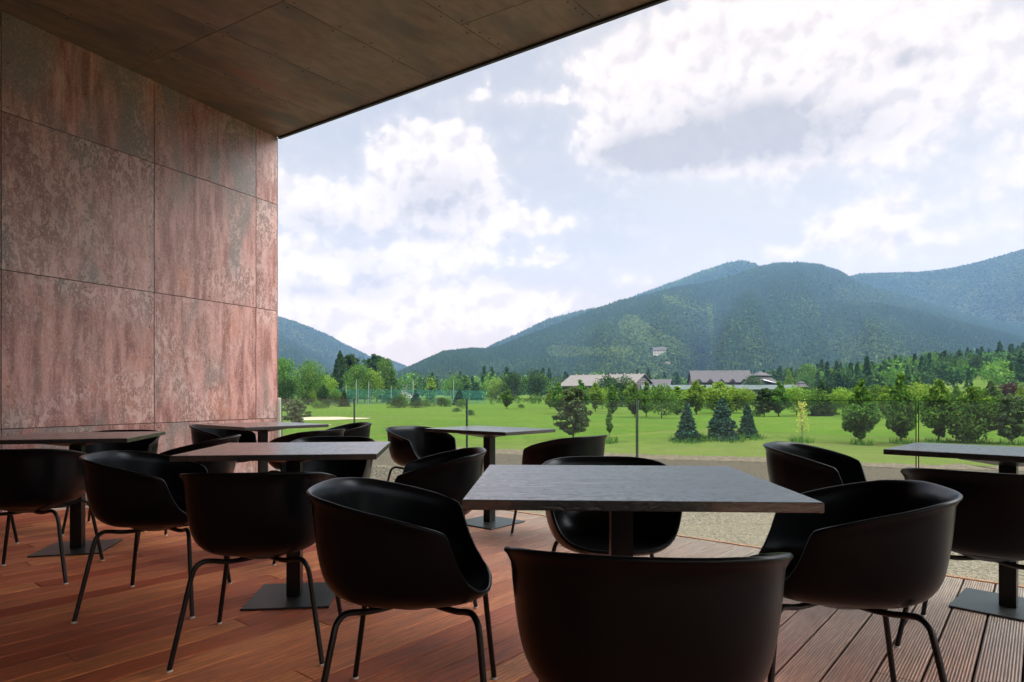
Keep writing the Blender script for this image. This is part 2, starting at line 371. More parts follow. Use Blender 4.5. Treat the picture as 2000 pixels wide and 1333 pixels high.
def ground_mats():
    m, t, out = mat('lawn'); P = t.pos(); S = t.scale(P, (1, 1, 0))
    n1 = t.noise(S, .05, 6, .6); n2 = t.noise(S, .9, 5, .65); n3 = t.noise(t.scale(P, (.16, 1.8, 0)), .22, 5, .6, .4); n4 = t.noise(S, 9, 4, .75)
    c = t.mix(t.ramp(n1, .35, .65), (.038, .086, .009), (.060, .104, .012))
    rough_zone = t.ramp(n3, .50, .66)
    c = t.mix(t.m('MULTIPLY', rough_zone, .85), c, (.052, .064, .018))
    n5 = t.noise(t.scale(P, (.12, 1.3, 0)), .35, 6, .65, .6)
    c = t.mix(t.m('MULTIPLY', t.ramp(n5, .50, .62), .55), c, (.096, .094, .029))
    c = t.mix(t.m('MULTIPLY', t.ramp(n2, .42, .60), .55), c, (.032, .060, .012))
    c = t.mix(t.m('MULTIPLY', t.ramp(n4, .45, .65), .40), c, (.070, .088, .026))
    mow = t.m('SINE', t.m('ADD', t.m('MULTIPLY', t.node('ShaderNodeSeparateXYZ').outputs[1], 0.0), 0.0))
    sep = t.node('ShaderNodeSeparateXYZ'); t.l.new(P, sep.inputs[0])
    # the strip nearest the terrace is thinner and yellower
    dry = t.ramp(t.m('ADD', sep.outputs[1], t.m('MULTIPLY', t.m('SUBTRACT', n2, .5), 5)), 38, 27)
    c = t.mix(t.m('MULTIPLY', dry, .55), c, (.085, .088, .032))
    pbsdf(t, out, c, .8, t.bump(t.m('ADD', n4, n2), .8, .08), 0, .0); M['lawn'] = m
    m, t, out = mat('gravel'); P = t.pos(); S = t.scale(P, (1, 1, 0))
    v = t.node('ShaderNodeTexVoronoi'); v.inputs['Scale'].default_value = 26; t.l.new(S, v.inputs['Vector'])
    sp = t.node('ShaderNodeSeparateColor'); t.l.new(v.outputs['Color'], sp.inputs[0])
    c = t.mix(t.ramp(sp.outputs[0], 0, 1, smooth=False), (.056, .046, .034), (.155, .125, .095))
    n = t.noise(t.scale(P, (.35, 1, 0)), .6, 6, .6, .5); c = t.mix(t.m('MULTIPLY', t.ramp(n, .42, .62), .6), c, (.125, .10, .072))
    c = t.mix(t.m('MULTIPLY', t.ramp(t.noise(S, 6, 5, .7), .6, .72), .6), c, (.07, .058, .042))
    c = t.mix(t.m('MULTIPLY', t.ramp(t.noise(S, .8, 5, .7), .60, .70), .35), c, (.10, .12, .05))
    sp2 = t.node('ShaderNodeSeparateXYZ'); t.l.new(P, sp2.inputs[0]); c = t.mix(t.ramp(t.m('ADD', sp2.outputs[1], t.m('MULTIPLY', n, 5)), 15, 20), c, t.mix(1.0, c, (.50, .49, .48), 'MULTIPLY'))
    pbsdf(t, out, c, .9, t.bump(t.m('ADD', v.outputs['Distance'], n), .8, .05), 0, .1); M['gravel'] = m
    m, t, out = mat('soil'); P = t.pos(); n = t.noise(P, 5, 6, .7)
    pbsdf(t, out, t.mix(t.ramp(n, .35, .65), (.045, .036, .026), (.115, .088, .064)), .95, t.bump(n, .9, .08), 0, .1); M['soil'] = m
    simple('sand', (.26, .205, .155), .9, 0, .1, .6, .12)
    m, t, out = mat('forest_floor'); P = t.pos(); n = t.noise(P, .006, 8, .7); n2 = t.noise(P, .06, 6, .7)
    c = t.mix(t.ramp(n, .4, .6), (.018, .040, .018), (.035, .070, .022)); c = t.mix(t.ramp(n2, .45, .62), c, (.015, .028, .014))
    pbsdf(t, out, c, 1.0, None, 0, 0); M['forest_floor'] = m
ground_mats()
def leaf(name, c1, c2, c3, trans=.35, warm=0.0):
    m, t, out = mat(name); r = t.attr('rnd'); oi = t.node('ShaderNodeObjectInfo').outputs['Random']
    c = t.mix(t.ramp(r, 0, .6, smooth=False), c1, c2); c = t.mix(t.ramp(r, .6, 1.0, smooth=False), c, c3)
    hs = t.node('ShaderNodeHueSaturation'); t.put(hs.inputs['Value'], t.ramp(oi, 0, 1, .86, 1.14, False)); t.put(hs.inputs['Hue'], t.ramp(oi, 0, 1, .492, .51, False)); t.l.new(c, hs.inputs['Color']); c = hs.outputs[0]
    df = t.node('ShaderNodeBsdfDiffuse'); t.l.new(c, df.inputs[0])
    tl = t.node('ShaderNodeBsdfTranslucent'); t.put(tl.inputs[0], t.mix(1.0, c, (1.05, 1.15, .6), 'MULTIPLY'))
    mx = t.node('ShaderNodeMixShader'); mx.inputs[0].default_value = trans
    t.l.new(df.outputs[0], mx.inputs[1]); t.l.new(tl.outputs[0], mx.inputs[2]); t.l.new(mx.outputs[0], out.inputs[0]); M[name] = m
leaf('leaf_green', (.022, .062, .016), (.055, .128, .026), (.135, .210, .040), .38)
leaf('leaf_light', (.048, .105, .018), (.105, .190, .028), (.215, .285, .048), .42)
leaf('leaf_dark', (.012, .030, .012), (.026, .058, .018), (.055, .095, .026), .22)
leaf('needle_blue', (.014, .044, .038), (.030, .078, .064), (.065, .125, .090), .12)
leaf('needle_green', (.028, .052, .026), (.060, .095, .042), (.11, .15, .060), .15)
leaf('leaf_yellow', (.26, .24, .06), (.42, .37, .09), (.52, .44, .14), .45)
leaf('leaf_red', (.022, .012, .013), (.035, .018, .017), (.05, .028, .022), .3)
leaf('far_conifer', (.005, .012, .010), (.009, .019, .013), (.017, .030, .018), .05)
leaf('far_leaf', (.010, .020, .011), (.020, .034, .015), (.036, .054, .022), .15)
leaf('far_light', (.024, .040, .016), (.040, .060, .021), (.065, .082, .029), .15)
simple('bark', (.11, .085, .065), .9, 0, .1, 20, .35, .4)
simple('bark_grey', (.19, .17, .145), .9, 0, .1, 20, .35, .4)
simple('roof_beige', (.075, .072, .069), .7, 0, .2, .8, .12)
simple('roof_grey', (.036, .036, .041), .7, 0, .2, .8, .15)
simple('roof_teal', (.028, .046, .046), .6, 0, .3, .8, .15)
simple('wall_timber', (.058, .045, .038), .8, 0, .2, 2, .2)
simple('wall_white', (.42, .39, .36), .8, 0, .2, 1, .06)
simple('window_dark', (.02, .025, .03), .3, 0, .3)
simple('window_frame', (.22, .20, .18), .6)
simple('canopy_white', (.3, .3, .32), .5)
simple('pole_white', (.22, .24, .23), .5)
simple('pole_green', (.05, .11, .09), .5)
def net_mat():
    m, t, out = mat('green_net')
    tr = t.node('ShaderNodeBsdfTransparent'); df = t.node('ShaderNodeBsdfDiffuse'); df.inputs[0].default_value = (.025, .11, .085, 1)
    mx = t.node('ShaderNodeMixShader'); t.put(mx.inputs[0], t.ramp(t.noise(t.co(), .8, 4, .7), .3, .7, .25, .50)); t.l.new(tr.outputs[0], mx.inputs[1]); t.l.new(df.outputs[0], mx.inputs[2]); t.l.new(mx.outputs[0], out.inputs[0]); M['green_net'] = m
net_mat()

# ================================================================ TERRACE
PD = Vector((math.sin(R(39.6)), math.cos(R(39.6)), 0))      # direction of the deck boards and ceiling seams
PN = Vector((PD.y, -PD.x, 0))                                # across the boards, to the right, along the rail
PANG = math.atan2(PD.y, PD.x)
rail0 = Vector((1.204, 4.545, 0))                            # a point of the deck edge
WD = Vector((math.sin(R(27.1)), math.cos(R(27.1)), 0)); WANG = math.atan2(WD.y, WD.x)
wend = Vector((-2.915, 7.949, 0))                            # far end of the rusty wall

def build_deck():
    # local frame: x along the boards (PD), y across (pointing left, -PN); origin on the rail line
    mb = MB(); w, gap, th = .137, .0075, .027
    def t_left(a):   # rail abscissa of the wall/channel side is handled by clipping lengths
        return a
    k0 = int(-8.5/w); k1 = int(7.0/w)
    for k in range(k0, k1):
        y = k*w                                   # across, positive = left
        # board runs from the rail (x=0) back behind the camera
        x = -.012; xe = -14.0
        # nothing left of the white channel line
        first = rnd.uniform(1.2, 4.2)
        while x > xe:
            L = first; first = rnd.choice((3.0, 3.3, 3.6, 3.9, 4.2, 2.4))
            x2 = max(x-L, xe)
            a = rnd.random()
            cx, cy = (x+x2)/2, y+w/2
            mb.box((cx, cy, -th/2), (x-x2-.003, w-gap, th), 0, a, .0022)
            x = x2
    o = mb.build('deck', M['deck_wood'], None, (rail0.x, rail0.y, 0), PANG)
    tag(o, kind='structure')
    s = MB(); s.box((-7, 0, -.10), (13.9, 17, .12)); s.build('deck_base', M['dark_gap'], None, (rail0.x, rail0.y, 0), PANG)['kind'] = 'structure'
build_deck()

def wall_pt(t): return wend - WD*t
def build_wall():
    # local frame: x runs back along the wall from its far end towards the camera side, z up; y = out of the wall towards the terrace
    root = empty('rusty_steel_wall', (wend.x, wend.y, 0), WANG+math.pi)
    tag(root, 'tall wall clad in rusty pink and brown steel sheets, left side of the terrace', 'wall')
    xs = [0, .326, 1.604, 2.941, 4.28, 5.62, 6.96, 8.3, 9.6]; zs = [-.3, .72, 2.05, 3.37, 4.21]
    g = .0035
    for i in range(len(xs)-1):
        for j in range(len(zs)-1):
            mb = MB(); a = rnd.random()
            x0, x1, z0, z1 = xs[i]+g, xs[i+1]-g, zs[j]+g, zs[j+1]-g
            mb.box(((x0+x1)/2, -.002, (z0+z1)/2), (x1-x0, .004, z1-z0), 0, a)
            p = mb.build('steel_panel', M['corten_wall'], root)
            sc = MB(); ex = .045
            nx = 2 if x1-x0 < .6 else 3
            nz = 3 if j in (0, 3) else 5
            for ix in range(nx):
                for iz in range(nz):
                    px = x0+ex+(x1-x0-2*ex)*ix/(nx-1); pz = z0+ex+(z1-z0-2*ex)*iz/(nz-1)
                    vs = []; n = 8
                    for rr, yy in ((.0055, .0), (.005, .003), (.002, .0042)):
                        for k in range(n): vs.append((px+rr*math.cos(2*math.pi*k/n), yy, pz+rr*math.sin(2*math.pi*k/n)))
                    fs = [tuple(range(2*n, 3*n))]
                    for q in range(2):
                        for k in range(n): fs.append((q*n+k, q*n+(k+1)%n, (q+1)*n+(k+1)%n, (q+1)*n+k))
                    sc.add(vs, fs)
            sc.build('screws', M['screw'], p)
    b = MB(); b.box((4.8, -.128, 1.95), (9.56, .24, 4.5)); b.build('wall_core', M['dark_gap'], root)
    e = MB(); e.box((-.006, -.125, 1.95), (.006, .25, 4.5)); e.build('end_sheet', M['corten_wall'], root)
build_wall()

CZ = 4.21
def build_ceiling():
    # local frame of the boards: x along PD from the deck edge line, y to the left
    def loc(px, py):
        X, Y = un(px, py, CZ); v = Vector((X, Y, 0)) - rail0
        return v.dot(PD), -v.dot(PN)
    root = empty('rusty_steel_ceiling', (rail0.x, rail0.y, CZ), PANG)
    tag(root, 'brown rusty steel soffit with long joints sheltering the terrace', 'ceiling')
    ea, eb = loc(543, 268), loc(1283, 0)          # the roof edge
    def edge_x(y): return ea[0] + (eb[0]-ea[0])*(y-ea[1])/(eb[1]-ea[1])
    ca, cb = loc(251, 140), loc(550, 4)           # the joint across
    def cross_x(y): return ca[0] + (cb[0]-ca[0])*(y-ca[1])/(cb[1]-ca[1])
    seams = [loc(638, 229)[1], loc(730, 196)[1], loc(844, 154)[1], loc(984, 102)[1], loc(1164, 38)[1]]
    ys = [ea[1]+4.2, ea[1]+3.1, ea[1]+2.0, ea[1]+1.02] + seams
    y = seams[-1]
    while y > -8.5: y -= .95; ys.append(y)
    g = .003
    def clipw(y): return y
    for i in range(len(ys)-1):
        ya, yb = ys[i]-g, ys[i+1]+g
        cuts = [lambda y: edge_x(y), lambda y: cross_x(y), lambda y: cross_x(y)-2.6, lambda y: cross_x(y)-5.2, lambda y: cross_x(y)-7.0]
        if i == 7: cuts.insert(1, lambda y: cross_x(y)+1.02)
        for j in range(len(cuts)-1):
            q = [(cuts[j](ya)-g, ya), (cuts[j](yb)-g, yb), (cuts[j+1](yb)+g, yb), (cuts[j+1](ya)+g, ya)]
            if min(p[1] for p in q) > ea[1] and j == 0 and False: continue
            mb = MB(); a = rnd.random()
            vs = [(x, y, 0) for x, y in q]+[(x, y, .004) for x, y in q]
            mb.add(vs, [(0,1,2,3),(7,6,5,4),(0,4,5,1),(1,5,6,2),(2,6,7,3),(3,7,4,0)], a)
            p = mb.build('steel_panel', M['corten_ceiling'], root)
            sc = MB()
            for e_, (s0, s1) in enumerate(((q[0], q[3]), (q[1], q[2]))):
                for f in (.04, .3, .5, .7, .96):
                    sx = s0[0]+(s1[0]-s0[0])*f; sy = s0[1] + (-.045 if e_ == 0 else .045)
                    sc.lathe([(.0035, -.004), (.007, -.003), (.0078, 0)], (sx, sy, -.0002), 8)
            sc.build('screws', M['screw'], p)
    # structure above and the dark folded edge
    b = MB(); y0, y1 = ys[0], ys[-1]
    q = [(edge_x(y0)-.01, y0), (edge_x(y1)-.01, y1), (cross_x(y1)-7.05, y1), (cross_x(y0)-7.05, y0)]
    b.add([(x, y, .006) for x, y in q]+[(x, y, .40) for x, y in q], [(0,1,2,3),(7,6,5,4),(0,4,5,1),(1,5,6,2),(2,6,7,3),(3,7,4,0)])
    b.build('roof_core', M['dark_gap'], root)
    e = MB()
    yy0, yy1 = ea[1]-.003, y1
    q = [(edge_x(yy0)-.004, yy0), (edge_x(yy1)-.004, yy1), (edge_x(yy1)+.028, yy1), (edge_x(yy0)+.028, yy0)]
    e.add([(x, y, -.022) for x, y in q]+[(x, y, .43) for x, y in q], [(0,3,2,1),(4,5,6,7),(0,1,5,4),(1,2,6,5),(2,3,7,6),(3,0,4,7)])
    e.build('folded_edge', M['edge_metal'], root)
build_ceiling()

def build_facade():
    # unseen building front behind the viewer, added to darken chair backs and glass reflections
    root = empty('unseen_facade', (rail0.x, rail0.y, 0), PANG); tag(root, 'unseen dark glazed building front added at the back of the terrace', 'building')
    b = MB(); b.box((-8.2, 2.6, 2.1), (.2, 15, 4.2)); b.build('wall', M['facade'], root)
    for k in range(7):
        fr = MB(); y = -3.6+k*1.9
        fr.box((-8.08, y-.9, 1.6), (.05, .07, 3.2)); fr.box((-8.08, y, 3.17), (.05, 1.73, .07)); fr.box((-8.08, y, .04), (.05, 1.73, .08)); f = fr.build('window_frame', M['edge_metal'], root)
        g = MB(); g.box((-8.085, y, 1.6), (.02, 1.72, 3.05)); g.build('window_pane', M['window_dark'], f)
build_facade()

def rail_t(px):      # signed distance along PN of the rail point seen at column px
    u = (px-1000)/F
    # rail0 + PN*t ; x = u*y
    return (u*rail0.y - rail0.x)/(PN.x - u*PN.y)
def build_rail():
    cuts = [rail_t(545)-0, rail_t(687), rail_t(907), rail_t(1240), rail_t(1790)]
    w = cuts[-1]-cuts[-2]; cuts += [cuts[-1]+w, cuts[-1]+2*w, cuts[-1]+3*w]
    labs = ['short clear glass pane standing against the rusty wall', 'clear glass balustrade pane between the first and second upright joints',
            'clear glass balustrade pane behind the table near the railing', 'clear glass balustrade pane in front of the three blue spruces',
            'clear glass balustrade pane at the right edge behind the right-hand table', 'glass pane off beyond the right table', 'glass pane far right']
    off = .035
    for i in range(len(cuts)-1):
        if i >= 6: break
        a, b = cuts[i]+.005, cuts[i+1]-.005
        root = empty('glass_panel', tuple(rail0 + PN*((a+b)/2) + PD*off), math.atan2(PN.y, PN.x))
        tag(root, labs[i], 'glass balustrade', 'glass balustrade panes along the terrace edge')
        g = MB(); L = b-a
        g.box((0, 0, .485), (L-.003, .0, .97)) if False else None
        # the pane: front and back faces
        mb = MB(); mb.add([(-L/2+.002, 0, -.05), (L/2-.002, 0, -.05), (L/2-.002, 0, .968), (-L/2+.002, 0, .968)], [(0, 1, 2, 3)])
        mb.build('pane', M['clear_glass'], root)
        ed = MB()
        for sx in (-1, 1): ed.box((sx*(L/2-.001), 0, .459), (.005, .012, 1.018))
        ed.box((0, 0, .9705), (L, .012, .003))
        ed.build('glass_edge', M['glass_edge'] , root)
    # channel at the wall
    t0 = rail_t(539)
    r = empty('wall_channel', tuple(rail0 + PN*(t0+.02) + PD*.02), math.atan2(PN.y, PN.x)); tag(r, 'slim upright metal channel holding the glass against the rusty wall', 'metal channel')
    mb = MB(); mb.box((0, 0, .48), (.045, .05, .98), 0, .5, .002); mb.build('upright', M['channel_metal'], r)
    # edge strips
    Lr = 13.5; ang = math.atan2(PN.y, PN.x)
    mid = rail0 + PN*(t0+Lr/2)
    mb = MB(); mb.box((0, 0, -.012), (Lr, .026, .034), 0, .5, .002)
    o = mb.build('edge_board', M['trim_wood'], None, tuple(mid + PD*.003), ang); tag(o, 'thin orange timber strip edging the deck under the glass', 'edge strip')
    # pale stone kerb widening to the right
    s0, s1 = rail0 + PN*.35, rail0 + PN*4.8
    v = [s0+PD*.02, s1+PD*.02, s1+PD*.40, s0+PD*.02+PD*.004]
    mb = MB(); mb.add([(p.x, p.y, -.03) for p in v]+[(p.x, p.y, -.35) for p in v], [(0,1,2,3),(7,6,5,4),(0,4,5,1),(1,5,6,2),(2,6,7,3),(3,7,4,0)])
    o = mb.build('stone_kerb', M['white_trim']); tag(o, 'pale kerb strip outside the glass at the right of the deck', 'kerb')
    # concrete plinth the deck stands on
    mb = MB(); mb.box((-7.02, 0, -.9), (14, 17.2, 1.4)); o = mb.build('terrace_plinth', M['soil'], None, (rail0.x, rail0.y, 0), PANG); o['kind'] = 'structure'
    # white channel where the boards end before the wall
    p0, p1 = Vector((*un(-120, 1017.5), 0)), Vector((*un(330, 977.5), 0)); d = p1-p0
    mb = MB(); mb.box((0, 0, .006), (d.length+2, .022, .018)); o = mb.build('white_floor_channel', M['white_trim'], None, tuple((p0+p1)/2), math.atan2(d.y, d.x)); tag(o, 'thin white channel on the floor along the rusty wall', 'floor channel')
    dn = Vector((-d.y, d.x, 0)).normalized()
    mb = MB(); mb.box((0, .8, .002), (d.length+9, 1.56, .004)); o = mb.build('gravel_margin', M['gravel'], None, tuple((p0+p1)/2 - d.normalized()*1.5), math.atan2(d.y, d.x)); o['kind'] = 'structure'
build_rail()

# ---------------------------------------------------------------- chairs
def chair_shell_mesh():
    prof = [(0, .384), (.30, .385), (.50, .388), (.64, .396), (.74, .411), (.825, .436), (.89, .476), (.932, .535), (.957, .595), (.975, .655), (.988, .71), (1.0, .76)]
    # Catmull-Rom resample
    P = [Vector((a, b)) for a, b in prof]; dense = []
    for i in range(len(P)-1):
        p0, p1, p2, p3 = P[max(i-1, 0)], P[i], P[i+1], P[min(i+2, len(P)-1)]
        for k in range(10):
            t = k/10; dense.append(.5*((2*p1)+(p2-p0)*t+(2*p0-5*p1+4*p2-p3)*t*t+(3*p1-p0-3*p2+p3)*t**3))
    dense.append(P[-1])
    def zcut(y):
        pts = [(-.4, .718), (-.29, .716), (-.20, .703), (-.05, .668), (.095, .628), (.112, .620), (.122, .603), (.134, .565), (.150, .520), (.172, .474), (.200, .438), (.225, .418), (.245, .408), (.262, .300), (.4, .2)]
        for (a, b), (c, d) in zip(pts, pts[1:]):
            if y <= c: return b+(d-b)*(y-a)/(c-a)
        return .2
    a_, b_, n = .284, .308, 2.75
    N, S = 160, 26
    V = []; rows = []
    # angles: denser near the arm corner
    angs = []
    for i in range(N):
        angs.append(2*math.pi*i/N)
    for ph in angs:
        sx, cy = math.sin(ph), math.cos(ph)
        r = (abs(sx/a_)**n + abs(cy/b_)**n)**(-1/n)
        line = []; last = None; L = 0; pts = []
        for p in dense:
            q = Vector((sx*r*p.x, cy*r*p.x, p.y))
            if q.z > zcut(q.y) and last is not None:
                # bisect
                lo, hi = last, q
                for _ in range(18):
                    mdl = (lo+hi)/2
                    if mdl.z > zcut(mdl.y): hi = mdl
                    else: lo = mdl
                pts.append(lo); break
            pts.append(q); last = q
        # resample to S points by arc length
        ds = [0]
        for u, v in zip(pts, pts[1:]): ds.append(ds[-1]+(v-u).length)
        tot = ds[-1]
        for k in range(1, S+1):
            f = k/S
            f = f if k < S-4 else 1-(S-k)/(S)*.35
            f = min(k/S*1.0, 1) if k <= S-5 else (S-5)/S + (1-(S-5)/S)*(1-(1-(k-(S-5))/5)**1.6)
            s = f*tot; j = 0
            while j < len(ds)-2 and ds[j+1] < s: j += 1
            tt = 0 if ds[j+1] == ds[j] else (s-ds[j])/(ds[j+1]-ds[j])
            line.append(pts[j].lerp(pts[j+1], min(1, tt)))
        # outward lip at the top of back and arms
        end = line[-1]
        wgt = max(0, min(1, (.10-end.y)/.08)) if end.z > .55 else 0
        out = Vector((sx, cy, 0)).normalized()
        for q in line:
            h = max(0, 1-(end-q).length/.030)
            q += out*(.013*wgt*h*h)
        rows.append(line)
    V.append((0, 0, .384)); Fc = []
    for line in rows: V += [tuple(q) for q in line]
    idx = lambda i, k: 1+(i % N)*S+k
    for i in range(N):
        Fc.append((0, idx(i+1, 0), idx(i, 0)))
        for k in range(S-1): Fc.append((idx(i, k), idx(i+1, k), idx(i+1, k+1), idx(i, k+1)))
    me = bpy.data.meshes.new('shell'); me.from_pydata(V, [], Fc); me.update()
    bm = bmesh.new(); bm.from_mesh(me)
    bmesh.ops.recalc_face_normals(bm, faces=bm.faces)
    # make sure the normals of the underside point down/outwards
    bm.faces.ensure_lookup_table()
    if bm.faces[0].normal.z > 0: bmesh.ops.reverse_faces(bm, faces=bm.faces)
    bm.to_mesh(me)
    bm.normal_update()
    # inner skin, offset towards the inside, and a rounded rim between them
    bm.verts.ensure_lookup_table()
    nv = len(bm.verts); nrm = [v.normal.copy() for v in bm.verts]; cos = [v.co.copy() for v in bm.verts]
    bm.free()
    T = .0115
    V2 = [tuple(c) for c in cos] + [tuple(c - nn*T) for c, nn in zip(cos, nrm)]
    F2 = [tuple(p.vertices) for p in me.polygons] + [tuple(nv+i for i in reversed(p.vertices)) for p in me.polygons]
    # rim: two intermediate rings for a rounded lip
    e1 = len(V2)
    for i in range(N):
        k = idx(i, S-1); d = (cos[k]-cos[idx(i, S-2)]).normalized()
        V2.append(tuple(cos[k] - nrm[k]*T*.22 + d*.0030))
        V2.append(tuple(cos[k] - nrm[k]*T*.78 + d*.0030))
    for i in range(N):
        j = (i+1) % N; a, b = idx(i, S-1), idx(j, S-1)
        r1a, r2a, r1b, r2b = e1+2*i, e1+2*i+1, e1+2*j, e1+2*j+1
        F2 += [(a, b, r1b, r1a), (r1a, r1b, r2b, r2a), (r2a, r2b, nv+b, nv+a)]
    me2 = bpy.data.meshes.new('seat_shell'); me2.from_pydata(V2, [], F2); me2.update()
    bm = bmesh.new(); bm.from_mesh(me2); bmesh.ops.recalc_face_normals(bm, faces=bm.faces); bm.to_mesh(me2); bm.free()
    me2.polygons.foreach_set('use_smooth', [True]*len(me2.polygons))
    me2.set_sharp_from_angle(angle=R(55))
    bpy.data.meshes.remove(me)
    return me2

def bez(pts, n=8):
    P = [Vector(p) for p in pts]; out = []
    for i in range(len(P)-1):
        p0, p1, p2, p3 = P[max(i-1, 0)], P[i], P[i+1], P[min(i+2, len(P)-1)]
        for k in range(n):
            t = k/n; out.append(.5*((2*p1)+(p2-p0)*t+(2*p0-5*p1+4*p2-p3)*t*t+(3*p1-p0-3*p2+p3)*t**3))
    out.append(P[-1]); return out
def make_chair():
    root = empty('armchair', (0, 0, 0))
    link('seat_shell', chair_shell_mesh(), M['black_plastic'], root)
    mb = MB(); mb.lathe([(.045, .352), (.075, .356), (.135, .378), (.15, .3845), (.10, .389)], (0, -.01, 0), 28)
    mb.build('seat_mount', M['black_steel'], root, smooth=True)
    for sx in (-1, 1):
        for sy in (-1, 1):
            fx, fy = (.270, -.256) if sy < 0 else (.262, .235)
            path = [(sx*.012, sy*.035, .360), (sx*.06, sy*.085, .3585), (sx*.105, sy*.130, .362), (sx*.150, sy*.165, .3745), (sx*.178, sy*.183, .3765),
                    (sx*.200, sy*.197, .360), (sx*.213, sy*.204, .325), (sx*(.2130+(fx-.213)*.35), sy*(.204+(abs(fy)-.204)*.35), .215), (sx*fx, fy, .006)]
            mb = MB(); mb.tube(bez(path, 7), .0095, 12); lg = mb.build('leg', M['black_steel'], root, smooth=True)
            g = MB(); g.lathe([(.0115, 0), (.0122, .002), (.0112, .006), (.0095, .007)], (sx*fx, fy, .0), 14); g.build('foot_glide', M['glide'], lg, smooth=True)
    return root
CH = [ # x, y, facing in degrees, label
 (.278, 1.402, 84.6, 'black shell armchair closest to the camera, seen from behind at the bottom of the photo'),
 (-.296, 1.996, .5, 'black shell armchair tucked sideways under the left side of the nearest table'),
 (1.004, 2.001, 166.5, 'black shell armchair tucked sideways under the right side of the nearest table'),
 (.40, 2.60, -89, 'black shell armchair facing the camera across the far side of the nearest table'),
 (-.999, 2.60, 96, 'black shell armchair seen from behind at the near side of the middle-left table'),
 (-1.703, 3.113, 6.7, 'black shell armchair side-on at the left end of the middle-left table'),
 (-2.686, 3.589, 102.2, 'black shell armchair seen from behind at the left edge of the photo'),
 (-.448, 3.261, 184.9, 'black shell armchair side-on at the right end of the middle-left table'),
 (-1.16, 4.03, -86, 'black shell armchair facing the camera behind the middle-left table'),
 (-3.02, 4.87, -76, 'black shell armchair behind the left-hand table against the rusty wall'),
 (-3.56, 4.05, 5, 'black shell armchair cut off at the left edge beside the left-hand table'),
 (-2.20, 4.36, 190, 'black shell armchair pulled in at the right end of the left-hand table'),
 (-2.742, 6.176, -13.4, 'black shell armchair left of the farthest table by the wall corner'),
 (-1.73, 5.32, 151, 'black shell armchair near side of the farthest table, back towards the golf course glass'),
 (-1.74, 6.42, -150, 'black shell armchair on the far right of the farthest table, next to the railing'),
 (-.763, 5.568, -39.7, 'black shell armchair left of the small table by the glass, turned to the camera'),
 (.35, 4.621, 134.9, 'black shell armchair showing its back right of the small table by the glass'),
 (1.90, 2.55, 48, 'black shell armchair with its back to the camera at the right edge table'),
 (1.753, 3.568, -40.2, 'black shell armchair between the nearest table and the right table, beside the glass'),
]
proto = make_chair()
for i, (x, y, a, lab) in enumerate(CH):
    o = proto if i == 0 else copy_tree(proto)
    o.location = (x, y, 0); o.rotation_euler = (0, 0, R(a-90))
    tag(o, lab, 'chair', 'black shell armchairs around the terrace tables')

TB = [(.337, 1.981, -.05, .885, .81, 'black oak table nearest the camera in the centre of the terrace'),
 (-1.082, 3.187, .108, .878, .766, 'black oak table left of centre, behind the chair seen from behind'),
 (-2.839, 4.183, .236, .835, .80, 'black oak table at the left edge in front of the rusty wall'),
 (-2.266, 5.82, -.707, .90, .784, 'farthest black oak table, by the corner of wall and glass'),
 (-.178, 5.034, -.697, .847, .60, 'small black oak table next to the glass in the middle distance'),
 (2.343, 3.02, -.784, .89, .63, 'black oak table cut off by the right edge of the photo')]
for x, y, a, w, d, lab in TB:
    root = empty('cafe_table', (x, y, 0), a); tag(root, lab, 'table', 'black square-legged tables on the deck')
    mb = MB(); mb.box((0, 0, .727), (w, d, .026), 0, .5, .0022); mb.build('tabletop', M['black_oak'], root)
    mb = MB(); mb.add([(sx*q, sy*q, z) for z, q in ((.7138, .17), (.700, .165), (.672, .045)) for sx, sy in ((-1,-1),(1,-1),(1,1),(-1,1))],
        [(3,2,1,0), (8,9,10,11)] + [(r*4+(k+1)%4, r*4+k, r*4+4+k, r*4+4+(k+1)%4) for r in range(2) for k in range(4)])
    mb.build('top_bracket', M['black_steel'], root)
    mb = MB(); mb.box((0, 0, .343), (.066, .066, .668), 0, .5, .003); mb.build('column', M['black_steel'], root)
    mb = MB(); mb.box((0, 0, .0055), (.40, .40, .009), 0, .5, .0015); mb.build('base_plate', M['plate_steel'], root)

# ================================================================ LANDSCAPE
GZ = -1.4
def sstep(a, b, x):
    t = np.clip((x-a)/(b-a), 0, 1); return t*t*(3-2*t)
def ground_z(X, Y):
    X = np.asarray(X, float); Y = np.asarray(Y, float)
    D = np.hypot(X, Y); u = X/np.maximum(np.abs(Y), 1)
    z = GZ + .25*np.sin(X*.045+1.2)*np.sin(Y*.06)*sstep(30, 60, D)
    up = np.maximum(D-130, 0)
    sl = .006 + .040*sstep(.30, .80, u)
    z = z + up*sl*sstep(130, 420, D)
    z = z + .55*np.exp(-(((X-2.5-.0*Y)-8)/6)**2 - ((Y-35)/4)**2)*1.0
    return z
def gp(px, py=None, dist=None):
    u = (px-1000)/F
    if dist is None: dist = F*(EYE-GZ)/(py-HZ)
    X, Y = u*dist, dist
    return X, Y, float(ground_z(X, Y))

